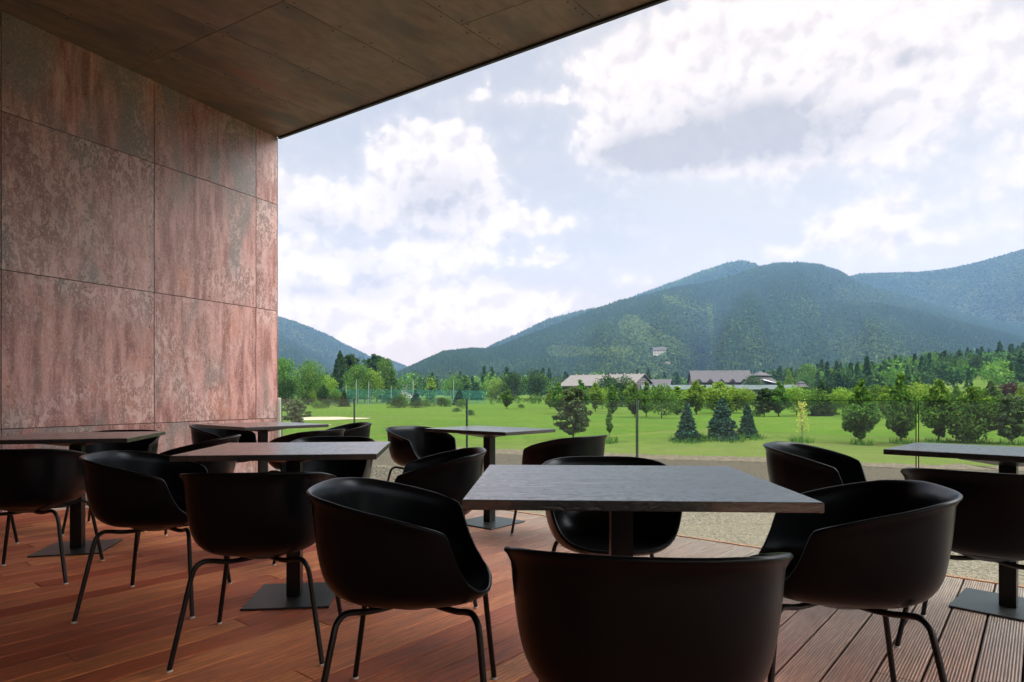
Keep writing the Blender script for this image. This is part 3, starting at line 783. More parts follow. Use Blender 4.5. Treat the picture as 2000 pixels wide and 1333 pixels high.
def build_ground():
    # lawn sheet: polar-like grid, denser near
    ds = np.concatenate([[-1500, -600, -200, -80], np.linspace(-30, 22, 8), np.linspace(24, 120, 70), np.geomspace(125, 1300, 60)])
    us = np.linspace(-1, 1, 150)
    V = []; 
    for d in ds:
        half = max(60, abs(d)*1.25)
        for u in us: V.append((u*half, d, 0))
    V = np.array(V); V[:, 2] = ground_z(V[:, 0], V[:, 1])
    # soften edge between gravel and lawn handled by the gravel sheet lying 4 mm above
    n, k = len(ds), len(us)
    Q = [(i*k+j, i*k+j+1, (i+1)*k+j+1, (i+1)*k+j) for i in range(n-1) for j in range(k-1)]
    o = link('lawn', mesh_np('lawn', V, quads=Q, smooth=True), M['lawn']); tag(o, kind='structure')
    # gravel yard in front of the terrace, irregular far edge following the photo
    edge = [(-400, 838), (300, 848), (560, 853), (700, 860.5), (892, 876), (1000, 880), (1100, 884), (1240, 889), (1500, 896), (1690, 906), (2000, 914), (2600, 930), (3400, 950)]
    def far(px):
        for (a, b), (c, d) in zip(edge, edge[1:]):
            if px <= c: return b+(d-b)*(px-a)/(c-a)
        return edge[-1][1]
    def strip(name, m, near, fary, zoff, wob, seed):
        V = []; N = 260; rows = 14
        for j in range(N+1):
            px = -400+3800*j/N
            y1 = F*(EYE-GZ)/(fary(px)-HZ)
            wv = mnoise.noise(Vector((px*.02, seed, 0)))*wob + mnoise.noise(Vector((px*.09, seed, 5)))*wob*.5
            y1 += wv; y0 = near(px)
            for i in range(rows+1):
                f = i/rows; Y = y0+(y1-y0)*f; X = (px-1000)/F*y1 if y0 > 10 else (px-1000)/F*Y + 0
                V.append((X, Y, 0))
        V = np.array(V); V[:, 2] = ground_z(V[:, 0], V[:, 1])+zoff
        r = rows+1
        Q = [(j*r+i, (j+1)*r+i, (j+1)*r+i+1, j*r+i+1) for j in range(N) for i in range(rows)]
        o = link(name, mesh_np(name, V, quads=Q, smooth=True), m); o['kind'] = 'structure'
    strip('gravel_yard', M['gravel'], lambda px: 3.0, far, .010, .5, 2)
    strip('bare_soil_strip', M['soil'], lambda px: F*(EYE-GZ)/(far(px)+9-HZ), lambda px: far(px)-1, .018, .7, 3)
    # sand bunker
    cx, cy, _ = gp(642, 817); mb = MB(); vs = []; n = 40
    for k in range(n):
        t = 2*math.pi*k/n; r = 1+.18*math.sin(3*t+1)+.08*math.sin(5*t)
        X, Y = cx+3.4*r*math.cos(t), cy+5.0*r*math.sin(t); vs.append((X, Y, float(ground_z(X, Y))+.03))
    mb.add([(cx, cy, float(ground_z(cx, cy))+.02)]+vs, [(0, 1+k, 1+(k+1) % n) for k in range(n)])
    o = mb.build('sand_bunker', M['sand']); o['kind'] = 'structure'
    cx, cy, _ = gp(562, 831); mb = MB(); vs = []
    for k in range(n):
        t = 2*math.pi*k/n; r = 1+.18*math.sin(2*t+2)+.08*math.sin(5*t)
        X, Y = cx+3.0*r*math.cos(t), cy+1.6*r*math.sin(t); vs.append((X, Y, float(ground_z(X, Y))+.03))
    mb.add([(cx, cy, float(ground_z(cx, cy))+.02)]+vs, [(0, 1+k, 1+(k+1) % n) for k in range(n)])
    o = mb.build('sand_bunker', M['sand']); o['kind'] = 'structure'
build_ground()

# ---------------------------------------------------------------- foliage
def cards(Cn, size, a=None, flat=0.0, aspect=1.0, dirs=None):
    n = len(Cn); th = rng.uniform(0, 2*np.pi, n)
    nr = rng.normal(size=(n, 3)); nr[:, 2] += flat*np.abs(nr[:, 2])*2; nr /= np.linalg.norm(nr, axis=1)[:, None]
    t = rng.normal(size=(n, 3)) if dirs is None else dirs + rng.normal(size=(n, 3))*.35
    ax = np.cross(nr, t); ax /= np.linalg.norm(ax, axis=1)[:, None]+1e-9
    ay = np.cross(nr, ax)
    s = (size*rng.uniform(.6, 1.3, n))[:, None] if np.isscalar(size) else (size*rng.uniform(.7, 1.3, n))[:, None]
    A = ax*s*.5; B = ay*s*.5*aspect
    V = np.stack([Cn-A-B*.6, Cn+A*.7-B, Cn+A+B*.7, Cn-A*.6+B], 1).reshape(-1, 3)
    Q = np.arange(4*n).reshape(n, 4)
    r = rng.uniform(0, 1, n) if a is None else np.clip(a+rng.normal(0, .16, n), 0, 1)
    return V, Q, np.repeat(r, 4)
def deciduous(h=1.0, prof=None, width=.36, n=2600, lobes=26, csize=.045, trunk_to=.14, seed=0, kind_narrow=False):
    """points of a crown of unit height: many leaf clumps on uneven lobes"""
    rs = np.random.default_rng(seed)
    L = []
    for i in range(lobes):
        t = rs.uniform(0, 1)**.9; rr = np.interp(t, *zip(*prof))*width
        an = i*2.399+rs.uniform(-.5, .5); d = rr*rs.uniform(.25, .80)*(.6 if kind_narrow else 1)
        L.append((d*np.cos(an), d*np.sin(an), trunk_to+t*(1-trunk_to)*.95, rr*rs.uniform(.32, .60)+.015))
    L.append((0, 0, .93, .05)); L = np.array(L); w = L[:, 3]**1.6; w /= w.sum()
    k = rs.choice(len(L), n, p=w)
    v = rs.normal(size=(n, 3)); v /= np.linalg.norm(v, axis=1)[:, None]
    rad = rs.uniform(.55, 1.12, n)**.6
    P = L[k, :3] + v*(L[k, 3]*rad)[:, None]*np.array([1, 1, .95])
    P = P[P[:, 2] > trunk_to*.6]
    out = np.linalg.norm(P[:, :2], axis=1)
    return P*h, L*h
def tree_mesh(kind, seed):
    rs = np.random.default_rng(seed)
    tr = MB(); 
    if kind in ('young', 'maple', 'maple_wide', 'column', 'round', 'bush', 'big'):
        prof = {'young': [(0, .5), (.25, 1.0), (.5, .9), (.8, .5), (1, .1)], 'maple': [(0, .2), (.13, .6), (.33, 1.0), (.55, .85), (.8, .42), (1, .06)],
                'maple_wide': [(0, .45), (.2, .95), (.45, 1.0), (.7, .75), (.9, .4), (1, .15)],
                'column': [(0, .5), (.2, .9), (.5, 1.0), (.8, .6), (1, .1)],
                'round': [(0, .45), (.25, .95), (.5, 1.0), (.75, .85), (.95, .5), (1, .3)],
                'bush': [(0, .9), (.3, 1.0), (.6, .85), (.9, .5), (1, .3)],
                'big': [(0, .5), (.25, .9), (.5, 1.0), (.75, .85), (.95, .5), (1, .3)]}[kind]
        width = {'young': .17, 'maple': .255, 'maple_wide': .42, 'column': .17, 'round': .46, 'bush': .85, 'big': .48}[kind]
        tt = {'young': .33, 'maple': .12, 'maple_wide': .08, 'column': .08, 'round': .16, 'bush': .02, 'big': .12}[kind]
        n = {'young': 1800, 'maple': 6500, 'maple_wide': 7000, 'column': 3200, 'round': 3600, 'bush': 1800, 'big': 5200}[kind]
        lb = {'young': 26, 'maple': 34, 'maple_wide': 34, 'column': 40, 'round': 30, 'bush': 14, 'big': 44}[kind]
        P, L = deciduous(1, prof, width, n, lb, .04, tt, seed, kind in ('column', 'young'))
        V, Q, A = cards(P, {'bush': .06, 'big': .030}.get(kind, .034))
        tr.tube([(0, 0, -.02), (.006, .004, .12), (-.004, 0, .4), (0, .004, .88)], [.019, .015, .010, .003], 8)
        for l in L[::2]:
            if l[2] > .15: tr.tube([(0, 0, max(.1, l[2]-.16)), (l[0]*.5, l[1]*.5, l[2]-.06), tuple(l[:3])], [.006, .004, .0015], 5)
    elif kind == 'spruce':
        pts = []; dirs = []; N = 0
        zt = .04
        while zt < .97:
            Rr = .30*(1-zt)**.85*rs.uniform(.85, 1.12)+.01; nb = max(5, int(15*(1-zt)+5)); a0 = rs.uniform(0, 6.28)
            for b in range(nb):
                an = a0+2*np.pi*b/nb+rs.uniform(-.2, .2); rr = Rr*rs.uniform(.75, 1.15); m = int(26*rr/.3)+5
                s = np.sqrt(rs.uniform(0, 1, m)); side = rs.normal(0, .022+.02*(1-s)*1, m)*(1-zt*.5)
                droop = zt - .05*s*s*(1-zt)**.5 + .020*s**5
                pts.append(np.c_[rr*s*np.cos(an)-side*np.sin(an), rr*s*np.sin(an)+side*np.cos(an), droop+rs.normal(0, .006, m)-abs(side)*.25])
                dirs.append(np.tile([np.cos(an), np.sin(an), -.2], (m, 1)))
            zt += .036*(1-.35*zt)
        P = np.concatenate(pts); D = np.concatenate(dirs)
        top = np.c_[rs.normal(0, .006, 30), rs.normal(0, .006, 30), rs.uniform(.93, 1.0, 30)]
        P = np.concatenate([P, top]); D = np.concatenate([D, np.tile([0, 0, 1.], (30, 1))])
        V, Q, A = cards(P, .034, None, .6, 1.7, D)
        tr.tube([(0, 0, -.02), (0, 0, .5), (0, 0, .97)], [.016, .010, .002], 7)
    elif kind == 'pine':
        pts = []; nb = 34
        for b in range(nb):
            z = .10+.86*(b/nb)**.95; an = b*2.4+rs.uniform(-.4, .4); R0 = .40*(1-((z-.35)/.75)**2)*rs.uniform(.55, 1.15) if z > .2 else .28*rs.uniform(.5, 1)
            R0 = max(R0, .05); c = np.array([R0*np.cos(an), R0*np.sin(an), z+.07])
            tr.tube([(0, 0, z-.03), tuple(c*np.array([.5, .5, 1])-np.array([0, 0, .03])), tuple(c)], [.007, .005, .002], 5)
            for q in range(4):
                cc = c*np.array([1-.22*q, 1-.22*q, 1])+rs.normal(0, .015, 3); m = 85
                v = rs.normal(size=(m, 3)); v /= np.linalg.norm(v, axis=1)[:, None]; pts.append(cc+v*rs.uniform(.3, 1, m)[:, None]*np.array([.078, .078, .055]))
        m = 120; v = rs.normal(size=(m, 3)); pts.append(np.array([0, 0, .93])+v*np.array([.03, .03, .035]))
        P = np.concatenate(pts); V, Q, A = cards(P, .026, None, 0, 1.6)
        tr.tube([(0, 0, -.02), (.012, 0, .3), (-.006, .006, .6), (0, 0, .92)], [.019, .015, .010, .003], 8)
    elif kind == 'sapling':
        pts = []
        tr.tube([(0, 0, -.02), (.01, 0, .35), (-.005, .006, .7), (0, 0, .98)], [.011, .009, .006, .002], 7)
        for b in range(40):
            z = .22+.74*(b/40); an = b*2.4+rs.uniform(-.5, .5); rr = .30*(1-z*.75)*rs.uniform(.5, 1.1)
            e = np.array([rr*np.cos(an), rr*np.sin(an), z+rr*rs.uniform(.3, .8)])
            tr.tube([(0, 0, z-.03), tuple(e*np.array([.5, .5, 1])-np.array([0, 0, .03])), tuple(e)], [.0045, .003, .0012], 5)
            m = int(rs.uniform(4, 14)*(.5+z)); s = rs.uniform(.35, 1.05, m)[:, None]
            base = np.array([0, 0, z-.03]); pts.append(base+(e-base)*s+rs.normal(0, .018, (m, 3)))
        P = np.concatenate(pts); V, Q, A = cards(P, .028)
    crown = mesh_np('crown', V, quads=Q, attr=A)
    return crown, tr
PROTO = {}
def tree_proto(kind, seed, leafm, bark='bark'):
    key = (kind, seed, leafm)
    if key not in PROTO:
        crown, tr = tree_mesh(kind, seed)
        crown.materials.append(M[leafm]); tm = mesh_np('trunk', tr.v, faces=tr.f, attr=tr.a); tm.polygons.foreach_set('use_smooth', [True]*len(tm.polygons)); tm.materials.append(M[bark])
        PROTO[key] = (crown, tm)
    return PROTO[key]
def plant(name, cat, label, kind, seed, leafm, px, base, top, wscale=1.0, group=None, dist=None, bark='bark', rot=None, tall=None):
    X, Y, Z = gp(px, base, dist)
    if dist is not None and base is not None: Z = EYE-(base-HZ)/F*Y; Z = min(Z, float(ground_z(X, Y))+.3) if False else float(ground_z(X, Y))
    h = tall if tall else max(.3, EYE+(HZ-top)/F*Y - Z)
    crown, tm = tree_proto(kind, seed, leafm, bark)
    root = empty(name, (X, Y, Z-.02), rnd.uniform(0, 6.28) if rot is None else rot)
    root.scale = (h*wscale, h*wscale, h); tag(root, label, cat, group)
    o = bpy.data.objects.new('crown' if kind != 'bush' else 'foliage', crown); C.objects.link(o); o.parent = root
    o = bpy.data.objects.new('trunk' if kind != 'bush' else 'stem', tm); C.objects.link(o); o.parent = root
    return root
G1 = 'young trees on the lawn just behind the glass'
plant('pine_tree', 'tree', 'low bushy grey-green pine beside the sand bunker, by the wall corner', 'pine', 1, 'needle_green', 577, 836, 783, 1.15, G1)
plant('pine_tree', 'tree', 'ragged young pine with bare lower trunk, above the middle of the glass', 'pine', 2, 'needle_green', 1120, 863, 762, .92, G1)
plant('maple_sapling', 'tree', 'slim small green sapling just right of the ragged pine', 'young', 3, 'leaf_green', 1190, 868, 797, .8, G1)
plant('spruce_tree', 'tree', 'left blue spruce of the trio behind the glass', 'spruce', 4, 'needle_blue', 1342, 869, 787, 1.15, G1)
plant('spruce_tree', 'tree', 'widest and tallest blue spruce in the middle of the trio', 'spruce', 5, 'needle_blue', 1410, 868, 777, 1.32, G1)
plant('spruce_tree', 'tree', 'right narrow blue spruce of the trio behind the glass', 'spruce', 4, 'needle_blue', 1460, 866, 787, 1.05, G1, rot=2.0)
plant('yellow_sapling', 'tree', 'sparse yellow-leaved sapling on the lawn right of the spruces', 'sapling', 6, 'leaf_yellow', 1566, 869, 783, .95, G1, bark='bark_grey')
plant('maple_tree', 'tree', 'pointed green maple with a clear short trunk, first right of the yellow sapling', 'maple', 7, 'leaf_green', 1681, 871, 738, .98, G1)
plant('maple_tree', 'tree', 'tall pointed maple behind the last upright glass joint', 'maple', 8, 'leaf_green', 1760, 869, 724, .84, G1)
plant('maple_tree', 'tree', 'yellow-topped maple just right of the last glass joint', 'maple', 9, 'leaf_green', 1833, 865, 738, .98, G1)
plant('maple_tree', 'tree', 'broad bushy maple above the right-hand table', 'maple_wide', 10, 'leaf_green', 1895, 867, 752, 1.02, G1)
plant('pine_tree', 'tree', 'dark young pine at the right edge of the photo', 'pine', 11, 'needle_green', 1976, 870, 777, .9, G1)
# tufts of tall grass round the stems
def tufts():
    V = []; Q = []; A = []
    for px, py, w, n in ((1190, 869, .5, 160), (1342, 870, .9, 260), (1410, 869, 1.1, 300), (1460, 867, .8, 220), (1566, 870, .55, 160), (1681, 872, .5, 150), (1760, 869, .5, 120), (1833, 866, .6, 120), (1895, 867, .9, 160), (1976, 871, .6, 120)):
        X, Y, Z = gp(px, py)
        a = rng.uniform(0, 6.28, n); r = np.sqrt(rng.uniform(0, 1, n))*w
        x = X+r*np.cos(a); y = Y+r*np.sin(a); z = ground_z(x, y); h = rng.uniform(.12, .38, n)
        lx, ly = rng.normal(0, .1, n), rng.normal(0, .1, n); t = rng.uniform(0, 3.14, n); dx, dy = np.cos(t)*.02, np.sin(t)*.02
        for i in range(n):
            b = len(V); V += [(x[i]-dx[i], y[i]-dy[i], z[i]-.02), (x[i]+dx[i], y[i]+dy[i], z[i]-.02), (x[i]+lx[i], y[i]+ly[i], z[i]+h[i])]; Q.append((b, b+1, b+2)); A += [rnd.random()]*3
    o = link('tall_grass', mesh_np('tall_grass', V, quads=Q, attr=A), M['leaf_green']); tag(o, 'uncut grass tufts around the stems of the young trees', 'grass', kind='stuff')
tufts()

# middle row of trees across the course: px, base, top, kind, seed, material, width, noun, label
MID = [
 (1092, 806, 746, 'maple', 7, 'leaf_green', 1.0, 'green tree at the left end of the row below the long barn'),
 (1133, 805, 741, 'maple', 8, 'leaf_green', .95, 'bright green tree below the left half of the barn roof'),
 (1163, 803, 747, 'maple', 9, 'leaf_light', .9, 'light green tree under the middle of the barn roof'),
 (1184, 790, 735, 'round', 21, 'leaf_dark', .8, 'dark tree peeping up in front of the barn eaves'),
 (1196, 806, 752, 'column', 3, 'leaf_green', 1.4, 'slim green tree left of the barn gable'),
 (1218, 790, 735, 'round', 22, 'leaf_dark', .8, 'dark crown in front of the barn gable'),
 (1240, 812, 748, 'maple', 7, 'leaf_green', .8, 'tree right behind the third upright glass joint'),
 (1262, 811, 745, 'maple', 10, 'leaf_green', .85, 'tree just right of the third upright glass joint'),
 (1292, 814, 752, 'round', 21, 'leaf_green', .85, 'rounded tree below the low barn annex'),
 (1323, 808, 754, 'column', 23, 'leaf_light', 1.8, 'pale leafy tree in front of the green canopy roof'),
 (1360, 808, 742, 'maple', 9, 'leaf_light', 1.0, 'yellow-green pointed tree left of the wide lime tree'),
 (1410, 806, 745, 'maple_wide', 10, 'leaf_light', 1.3, 'wide lime-green tree above the biggest spruce'),
 (1452, 806, 758, 'round', 22, 'leaf_light', .9, 'small lime-green tree right of the wide lime tree'),
 (1493, 812, 762, 'pine', 24, 'leaf_dark', .8, 'thin dark tree with a bare trunk in the lawn gap'),
 (1521, 812, 744, 'maple', 8, 'leaf_green', 1.05, 'bright green tree left above the yellow sapling'),
 (1556, 810, 757, 'round', 21, 'leaf_light', .9, 'rounded pale green tree above the yellow sapling'),
 (1590, 812, 760, 'round', 22, 'leaf_green', 1.0, 'bushy green tree right above the yellow sapling'),
 (1604, 812, 744, 'spruce', 4, 'leaf_dark', .8, 'dark reddish-green conifer right of the yellow sapling'),
 (1620, 810, 756, 'spruce', 5, 'leaf_dark', .85, 'second dark conifer beside the taller one'),
 (1646, 812, 758, 'round', 22, 'leaf_light', .8, 'lime tree left behind the clear-stemmed maple'),
 (1708, 815, 755, 'round', 21, 'leaf_green', .9, 'green tree right behind the clear-stemmed maple'),
 (1730, 818, 752, 'maple', 7, 'leaf_light', .9, 'lime tree between the two tall pointed maples'),
 (1795, 815, 748, 'round', 22, 'leaf_light', 1.0, 'lime tree just behind the last glass joint'),
 (1935, 815, 745, 'spruce', 25, 'needle_green', 1.0, 'loose grey-green conifer behind the broad maple'),
 (1963, 790, 757, 'spruce', 4, 'leaf_dark', .9, 'little dark conifer on the far lawn at right'),
 (1975, 792, 750, 'round', 21, 'leaf_red', 1.2, 'purple-leaved shrub tree near the right edge'),
 (990, 800, 752, 'maple', 8, 'leaf_green', .9, 'small green tree standing alone left of the ragged pine'),
 (1046, 785, 723, 'round', 22, 'leaf_dark', .82, 'big dark round tree left of the barn'),
 (1003, 782, 728, 'round', 21, 'leaf_dark', .75, 'dark round tree second left of the barn'),
 (968, 782, 740, 'round', 22, 'leaf_light', .85, 'pale airy tree left of the two dark round trees'),
 (930, 782, 747, 'spruce', 5, 'leaf_dark', 1.1, 'dark cone-shaped conifer in the left middle distance'),
 (910, 784, 734, 'column', 3, 'leaf_green', 1.4, 'slender green tree left of the dark cone conifer'),
 (884, 782, 738, 'round', 21, 'leaf_green', .85, 'green round tree above the second glass joint'),
 (842, 788, 738, 'column', 23, 'leaf_light', 1.4, 'pale columnar tree between the low bushes'),
 (812, 792, 762, 'spruce', 5, 'needle_blue', 1.2, 'small dark blue spruce among the low bushes'),
 (897, 792, 760, 'spruce', 25, 'needle_blue', 1.25, 'greyish blue spruce above the second glass joint'),
 (672, 794, 762, 'spruce', 4, 'leaf_dark', 1.0, 'small dark conifer at the first glass joint'),
 (632, 794, 752, 'maple', 9, 'leaf_dark', 1.0, 'dark little tree in front of the green net'),
 (610, 792, 756, 'maple', 8, 'leaf_light', .9, 'light green small tree left of the dark little tree'),
 (655, 793, 760, 'round', 22, 'leaf_green', .9, 'low green tree just left of the first glass joint'),
]
for px, b, tp, k, s, lm_, w, lab in MID:
    nm = {'spruce': 'conifer_tree', 'pine': 'slim_tree'}.get(k, 'leafy_tree')
    plant(nm, 'tree', lab, k, s, lm_, px, max(b, 784), tp-1, w*1.15, 'trees across the middle of the golf course')
ROW = [(1075,806,752),(1112,800,744),(1148,798,748),(1176,806,756),(1207,803,750),(1230,800,742),(1252,804,752),(1276,806,748),(1306,803,750),(1341,806,752),(1376,802,748),(1390,808,756),
 (1432,802,748),(1470,804,756),(1507,808,757),(1538,806,752),(1572,806,750),(1628,812,752),(1664,808,750),(1690,806,752),(1715,810,748),(1748,806,746),(1778,808,750),(1815,806,748),(1850,806,752),(1868,808,746),(1905,806,748),(1922,808,752),(1950,808,756),(1992,806,750)]
seen_lab = set()
NEAR = [(1342, 'the left blue spruce'), (1410, 'the widest blue spruce'), (1460, 'the right narrow blue spruce'), (1566, 'the sparse yellow sapling'), (1681, 'the clear-stemmed pointed maple'), (1760, 'the tall maple at the last joint'),
        (1833, 'the yellow-topped maple'), (1895, 'the broad bushy maple'), (1976, 'the dark pine at the right edge'), (1120, 'the ragged young pine'), (1190, 'the slim small sapling'), (1240, 'the third upright glass joint')]
def row_label(px, tone):
    for d, n in sorted((abs(px-a), a) for a, _ in NEAR):
        nm = dict(NEAR)[n]
        for tpl in (('just left of', 'just right of')[px > n], ('some way left of', 'some way right of')[px > n], ('further left of', 'further right of')[px > n]):
            L = f'{tone} row tree behind and {tpl} {nm}'
            if L not in seen_lab: seen_lab.add(L); return L
for i, (px, b, tp) in enumerate(ROW):
    k, s_ = (('maple', 7), ('maple', 26), ('maple', 9), ('round' if px < 1600 else 'maple', 22 if px < 1600 else 8), ('column', 23), ('maple', 27))[i % 6]
    plant('row_tree', 'tree', row_label(px, ('yellow-green', 'mid-green', 'yellow-green')[i % 3]), k, s_, ('leaf_light', 'leaf_green', 'leaf_light')[i % 3], px, b-6, tp+rnd.uniform(1, 9), 1.0 if k != 'column' else 1.5, 'young trees filling the dense row')
BUSH = [(776, 798, 774, 1.0, 'leaf_dark', 'broad dark bush left of the small blue spruce'), (786, 796, 772, .8, 'leaf_green', 'yellowish bush behind the broad dark bush'),
 (815, 798, 782, 1.3, 'leaf_dark', 'low bush at the foot of the small blue spruce'), (832, 797, 781, 1.2, 'leaf_green', 'low bush below the pale columnar tree'),
 (862, 796, 778, 1.4, 'leaf_dark', 'wide low bush left of the second glass joint'), (876, 796, 781, 1.1, 'leaf_green', 'small bush touching the second glass joint'),
 (901, 799, 780, .9, 'leaf_green', 'bush right of the second glass joint'), (892, 804, 797, 1.6, 'leaf_dark', 'tiny flat bush low on the lawn left of the second joint'),
 (919, 809, 801, 1.2, 'leaf_dark', 'tiny round bush low on the lawn right of the second joint'), (1018, 799, 790, 1.3, 'leaf_dark', 'small lone bush left of the ragged pine'),
 (620, 797, 784, 1.3, 'leaf_green', 'low bush above the left bunker'), (637, 796, 780, 1.0, 'leaf_dark', 'dark low bush above the left bunker'),
 (1215, 797, 776, 1.5, 'leaf_dark', 'dark hedge-like bush left of the third glass joint'), (1305, 799, 778, 1.6, 'leaf_dark', 'dark hedge-like bush right of the third glass joint'),
 (1372, 799, 778, 1.3, 'leaf_dark', 'dark bush between the left and middle spruces'), (1480, 812, 800, 1.4, 'leaf_dark', 'low dark bush right of the spruce trio'),
 (1940, 800, 778, 1.2, 'leaf_green', 'green bush behind the pine at the right edge')]
for px, b, tp, w, lm_, lab in BUSH:
    plant('bush', 'bush', lab, 'bush', 31+(px % 3), lm_, px, b, tp, w, 'bushes scattered on the golf course')
FAR = [
 (552, 702, 'big', 41, 'leaf_green', .75, 170, 'large leafy tree touching the edge of the rusty wall'),
 (603, 704, 'big', 42, 'leaf_green', .80, 160, 'large round leafy tree left of the tall dark conifer'),
 (556, 738, 'round', 21, 'leaf_dark', 1.0, 120, 'dark tree low down at the edge of the rusty wall'),
 (636, 733, 'round', 22, 'leaf_light', .9, 165, 'paler tree between the round tree and the tall conifer'),
 (664, 686, 'spruce', 25, 'leaf_dark', .85, 210, 'tallest dark conifer left of the valley gap'),
 (683, 697, 'pine', 24, 'leaf_dark', .8, 215, 'dark pine just right of the tallest conifer'),
 (698, 714, 'big', 41, 'leaf_green', .85, 185, 'rounded tree in front of the dark pine'),
 (712, 700, 'big', 42, 'leaf_dark', .7, 230, 'dark leafy tree behind the rounded tree'),
 (736, 698, 'pine', 24, 'leaf_dark', .85, 225, 'dark high crown in the middle of the left clump'),
 (722, 722, 'round', 21, 'leaf_light', .9, 190, 'light green tree at the front of the left clump'),
 (752, 703, 'big', 41, 'leaf_green', .62, 220, 'tall tree at the right of the left clump'),
 (764, 716, 'spruce', 5, 'leaf_green', 1.0, 215, 'narrow tree ending the left clump'),
 (1850, 695, 'big', 42, 'leaf_dark', .72, 300, 'dark tall tree of the pair under the right hill'),
 (1906, 695, 'big', 41, 'leaf_dark', .72, 300, 'darkest tall tree near the right edge, foot of the hill'),
 (1806, 697, 'spruce', 25, 'leaf_dark', .95, 310, 'dark pointed tree left of the tall pair'),
 (1878, 702, 'big', 42, 'leaf_green', .6, 310, 'mid-green tree between the tall dark pair'),
 (1730, 712, 'big', 41, 'leaf_green', .8, 320, 'spreading tree at the foot of the hill, right half'),
 (1775, 700, 'big', 42, 'leaf_green', .8, 330, 'tall green tree behind the pointed maple'),
 (1680, 710, 'big', 42, 'leaf_green', .9, 330, 'broad tree behind the clear-stemmed maple'),
 (1580, 712, 'big', 41, 'leaf_green', .95, 330, 'rounded tree right of the timber lodge'),
 (1625, 720, 'spruce', 25, 'leaf_light', .9, 300, 'pale birch-like tree right of the lodge'),
 (1541, 721, 'spruce', 5, 'leaf_light', .9, 280, 'thin pale tree beside the lodge terrace roof'),
 (1472, 733, 'round', 22, 'leaf_dark', .95, 265, 'dark round tree in front of the timber lodge'),
 (1945, 728, 'round', 21, 'leaf_green', .9, 250, 'round tree on the bright slope at right'),
 (1990, 715, 'big', 41, 'leaf_green', .8, 260, 'tree cut by the right edge on the bright slope'),
]
for px, tp, k, s, lm_, w, dist, lab in FAR:
    plant('large_tree' if k == 'big' else 'far_tree', 'tree', lab, k, s, lm_, px, None, tp, w, 'tall trees at the far side of the golf course', dist=dist)

# ---------------------------------------------------------------- mountains
def interp(pts, x):
    xs = [p[0] for p in pts]; ys = [p[1] for p in pts]
    return np.interp(x, xs, ys)
class Ridge:
    def __init__(s, name, crest, dist, foot, footz, p=1.15, gul=.10, seed=0):
        s.name, s.crest, s.dist, s.foot, s.footz, s.p, s.gul, s.seed = name, crest, dist, foot, footz, p, gul, seed
    def point(s, px, v):        # arrays; v 0 foot .. 1 crest .. 1.5 behind
        u = (px-1000)/F; Dc = interp(s.dist, px); D0 = interp(s.foot, px)
        zc = EYE+(HZ-interp(s.crest, px)-(5 if s.seed == 1 else -5 if s.seed == 3 else 2))/F*Dc
        vv = np.minimum(v, 1); D = D0+(Dc-D0)*v
        z0 = s.footz+0*px
        zc = np.maximum(zc, z0)
        # gullies and spurs across the slope
        X, Y = u*D, D
        k = s.seed
        g = (np.sin(px*.021+k+2.0*np.sin(v*3+k))+.6*np.sin(px*.047+1.7*k+3*v)+.35*np.sin(px*.11+v*6+k*.7))
        if s.seed == 1: g = .7*g - 2.6*np.exp(-((px-1380-(v-.5)*70)/38)**2) + 1.0*np.exp(-((px-1280-(v-.5)*90)/70)**2) - 1.2*np.exp(-((px-1120)/40)**2)
        shape = vv**s.p
        z = z0+(zc-z0)*(shape + s.gul*g*np.sin(np.pi*np.clip(vv, 0, 1))*(1-vv)**.6*.8)
        z = np.where(v > 1, zc-(zc-z0)*(v-1)*.9, z)
        return X, Y, z
    def build(s, p0, p1, n=150, m=40):
        px = np.linspace(p0, p1, n); v = np.concatenate([np.linspace(0, 1, m), [1.04, 1.1, 1.2, 1.3]])
        PX, VV = np.meshgrid(px, v, indexing='ij'); X, Y, Z = s.point(PX.ravel(), VV.ravel())
        k = len(v); Q = [(i*k+j, (i+1)*k+j, (i+1)*k+j+1, i*k+j+1) for i in range(n-1) for j in range(k-1)]
        o = link(s.name, mesh_np(s.name, np.c_[X, Y, Z], quads=Q, smooth=True), M['forest_floor']); tag(o, kind='structure'); return o
RA = Ridge('main_hill', [(640,800),(700,775),(780,724),(820,704),(865,683),(920,677),(950,678),(975,673),(1020,655),(1080,633),(1150,605),(1210,583),(1260,573),(1320,557),(1370,550),(1430,535),(1470,520),(1510,510),(1560,508),(1600,512),(1640,525),(1680,548),(1720,561),(1780,577),(1850,600),(1920,620),(2000,634),(2200,680),(2500,740)],
    [(640,900),(860,1150),(1100,1700),(1400,2200),(1560,2400),(2000,2100),(2500,1900)], [(640,560),(1100,620),(1560,640),(2000,650),(2500,650)], 6, 1.25, .13, 1)
RB = Ridge('hill_shoulder', [(860,740),(900,708),(960,674),(1000,656),(1030,642),(1070,622),(1120,609),(1170,599),(1250,590),(1350,600)], [(860,2300),(1350,2800)], [(860,1300),(1350,1800)], 20, 1.1, .08, 2)
RC = Ridge('far_peak', [(1150,620),(1250,580),(1300,562),(1380,532),(1420,519),(1450,514),(1475,521),(1520,548),(1600,580)], [(1150,3000),(1600,3000)], [(1150,2000),(1600,2000)], 60, 1.1, .08, 3)
RD = Ridge('right_hill', [(1560,600),(1640,545),(1680,533),(1740,532),(1800,530),(1860,523),(1920,508),(1960,497),(2000,485),(2200,430),(2600,400)], [(1560,3000),(1800,2900),(2600,2500)], [(1560,2100),(2600,1500)], 60, 1.1, .12, 4)
RE = Ridge('left_hill', [(100,470),(300,530),(450,583),(543,617),(580,628),(640,653),(680,675),(720,694),(760,702),(790,713),(830,745),(880,800)], [(100,2600),(880,3000)], [(100,1500),(880,1800)], 10, 1.1, .10, 5)
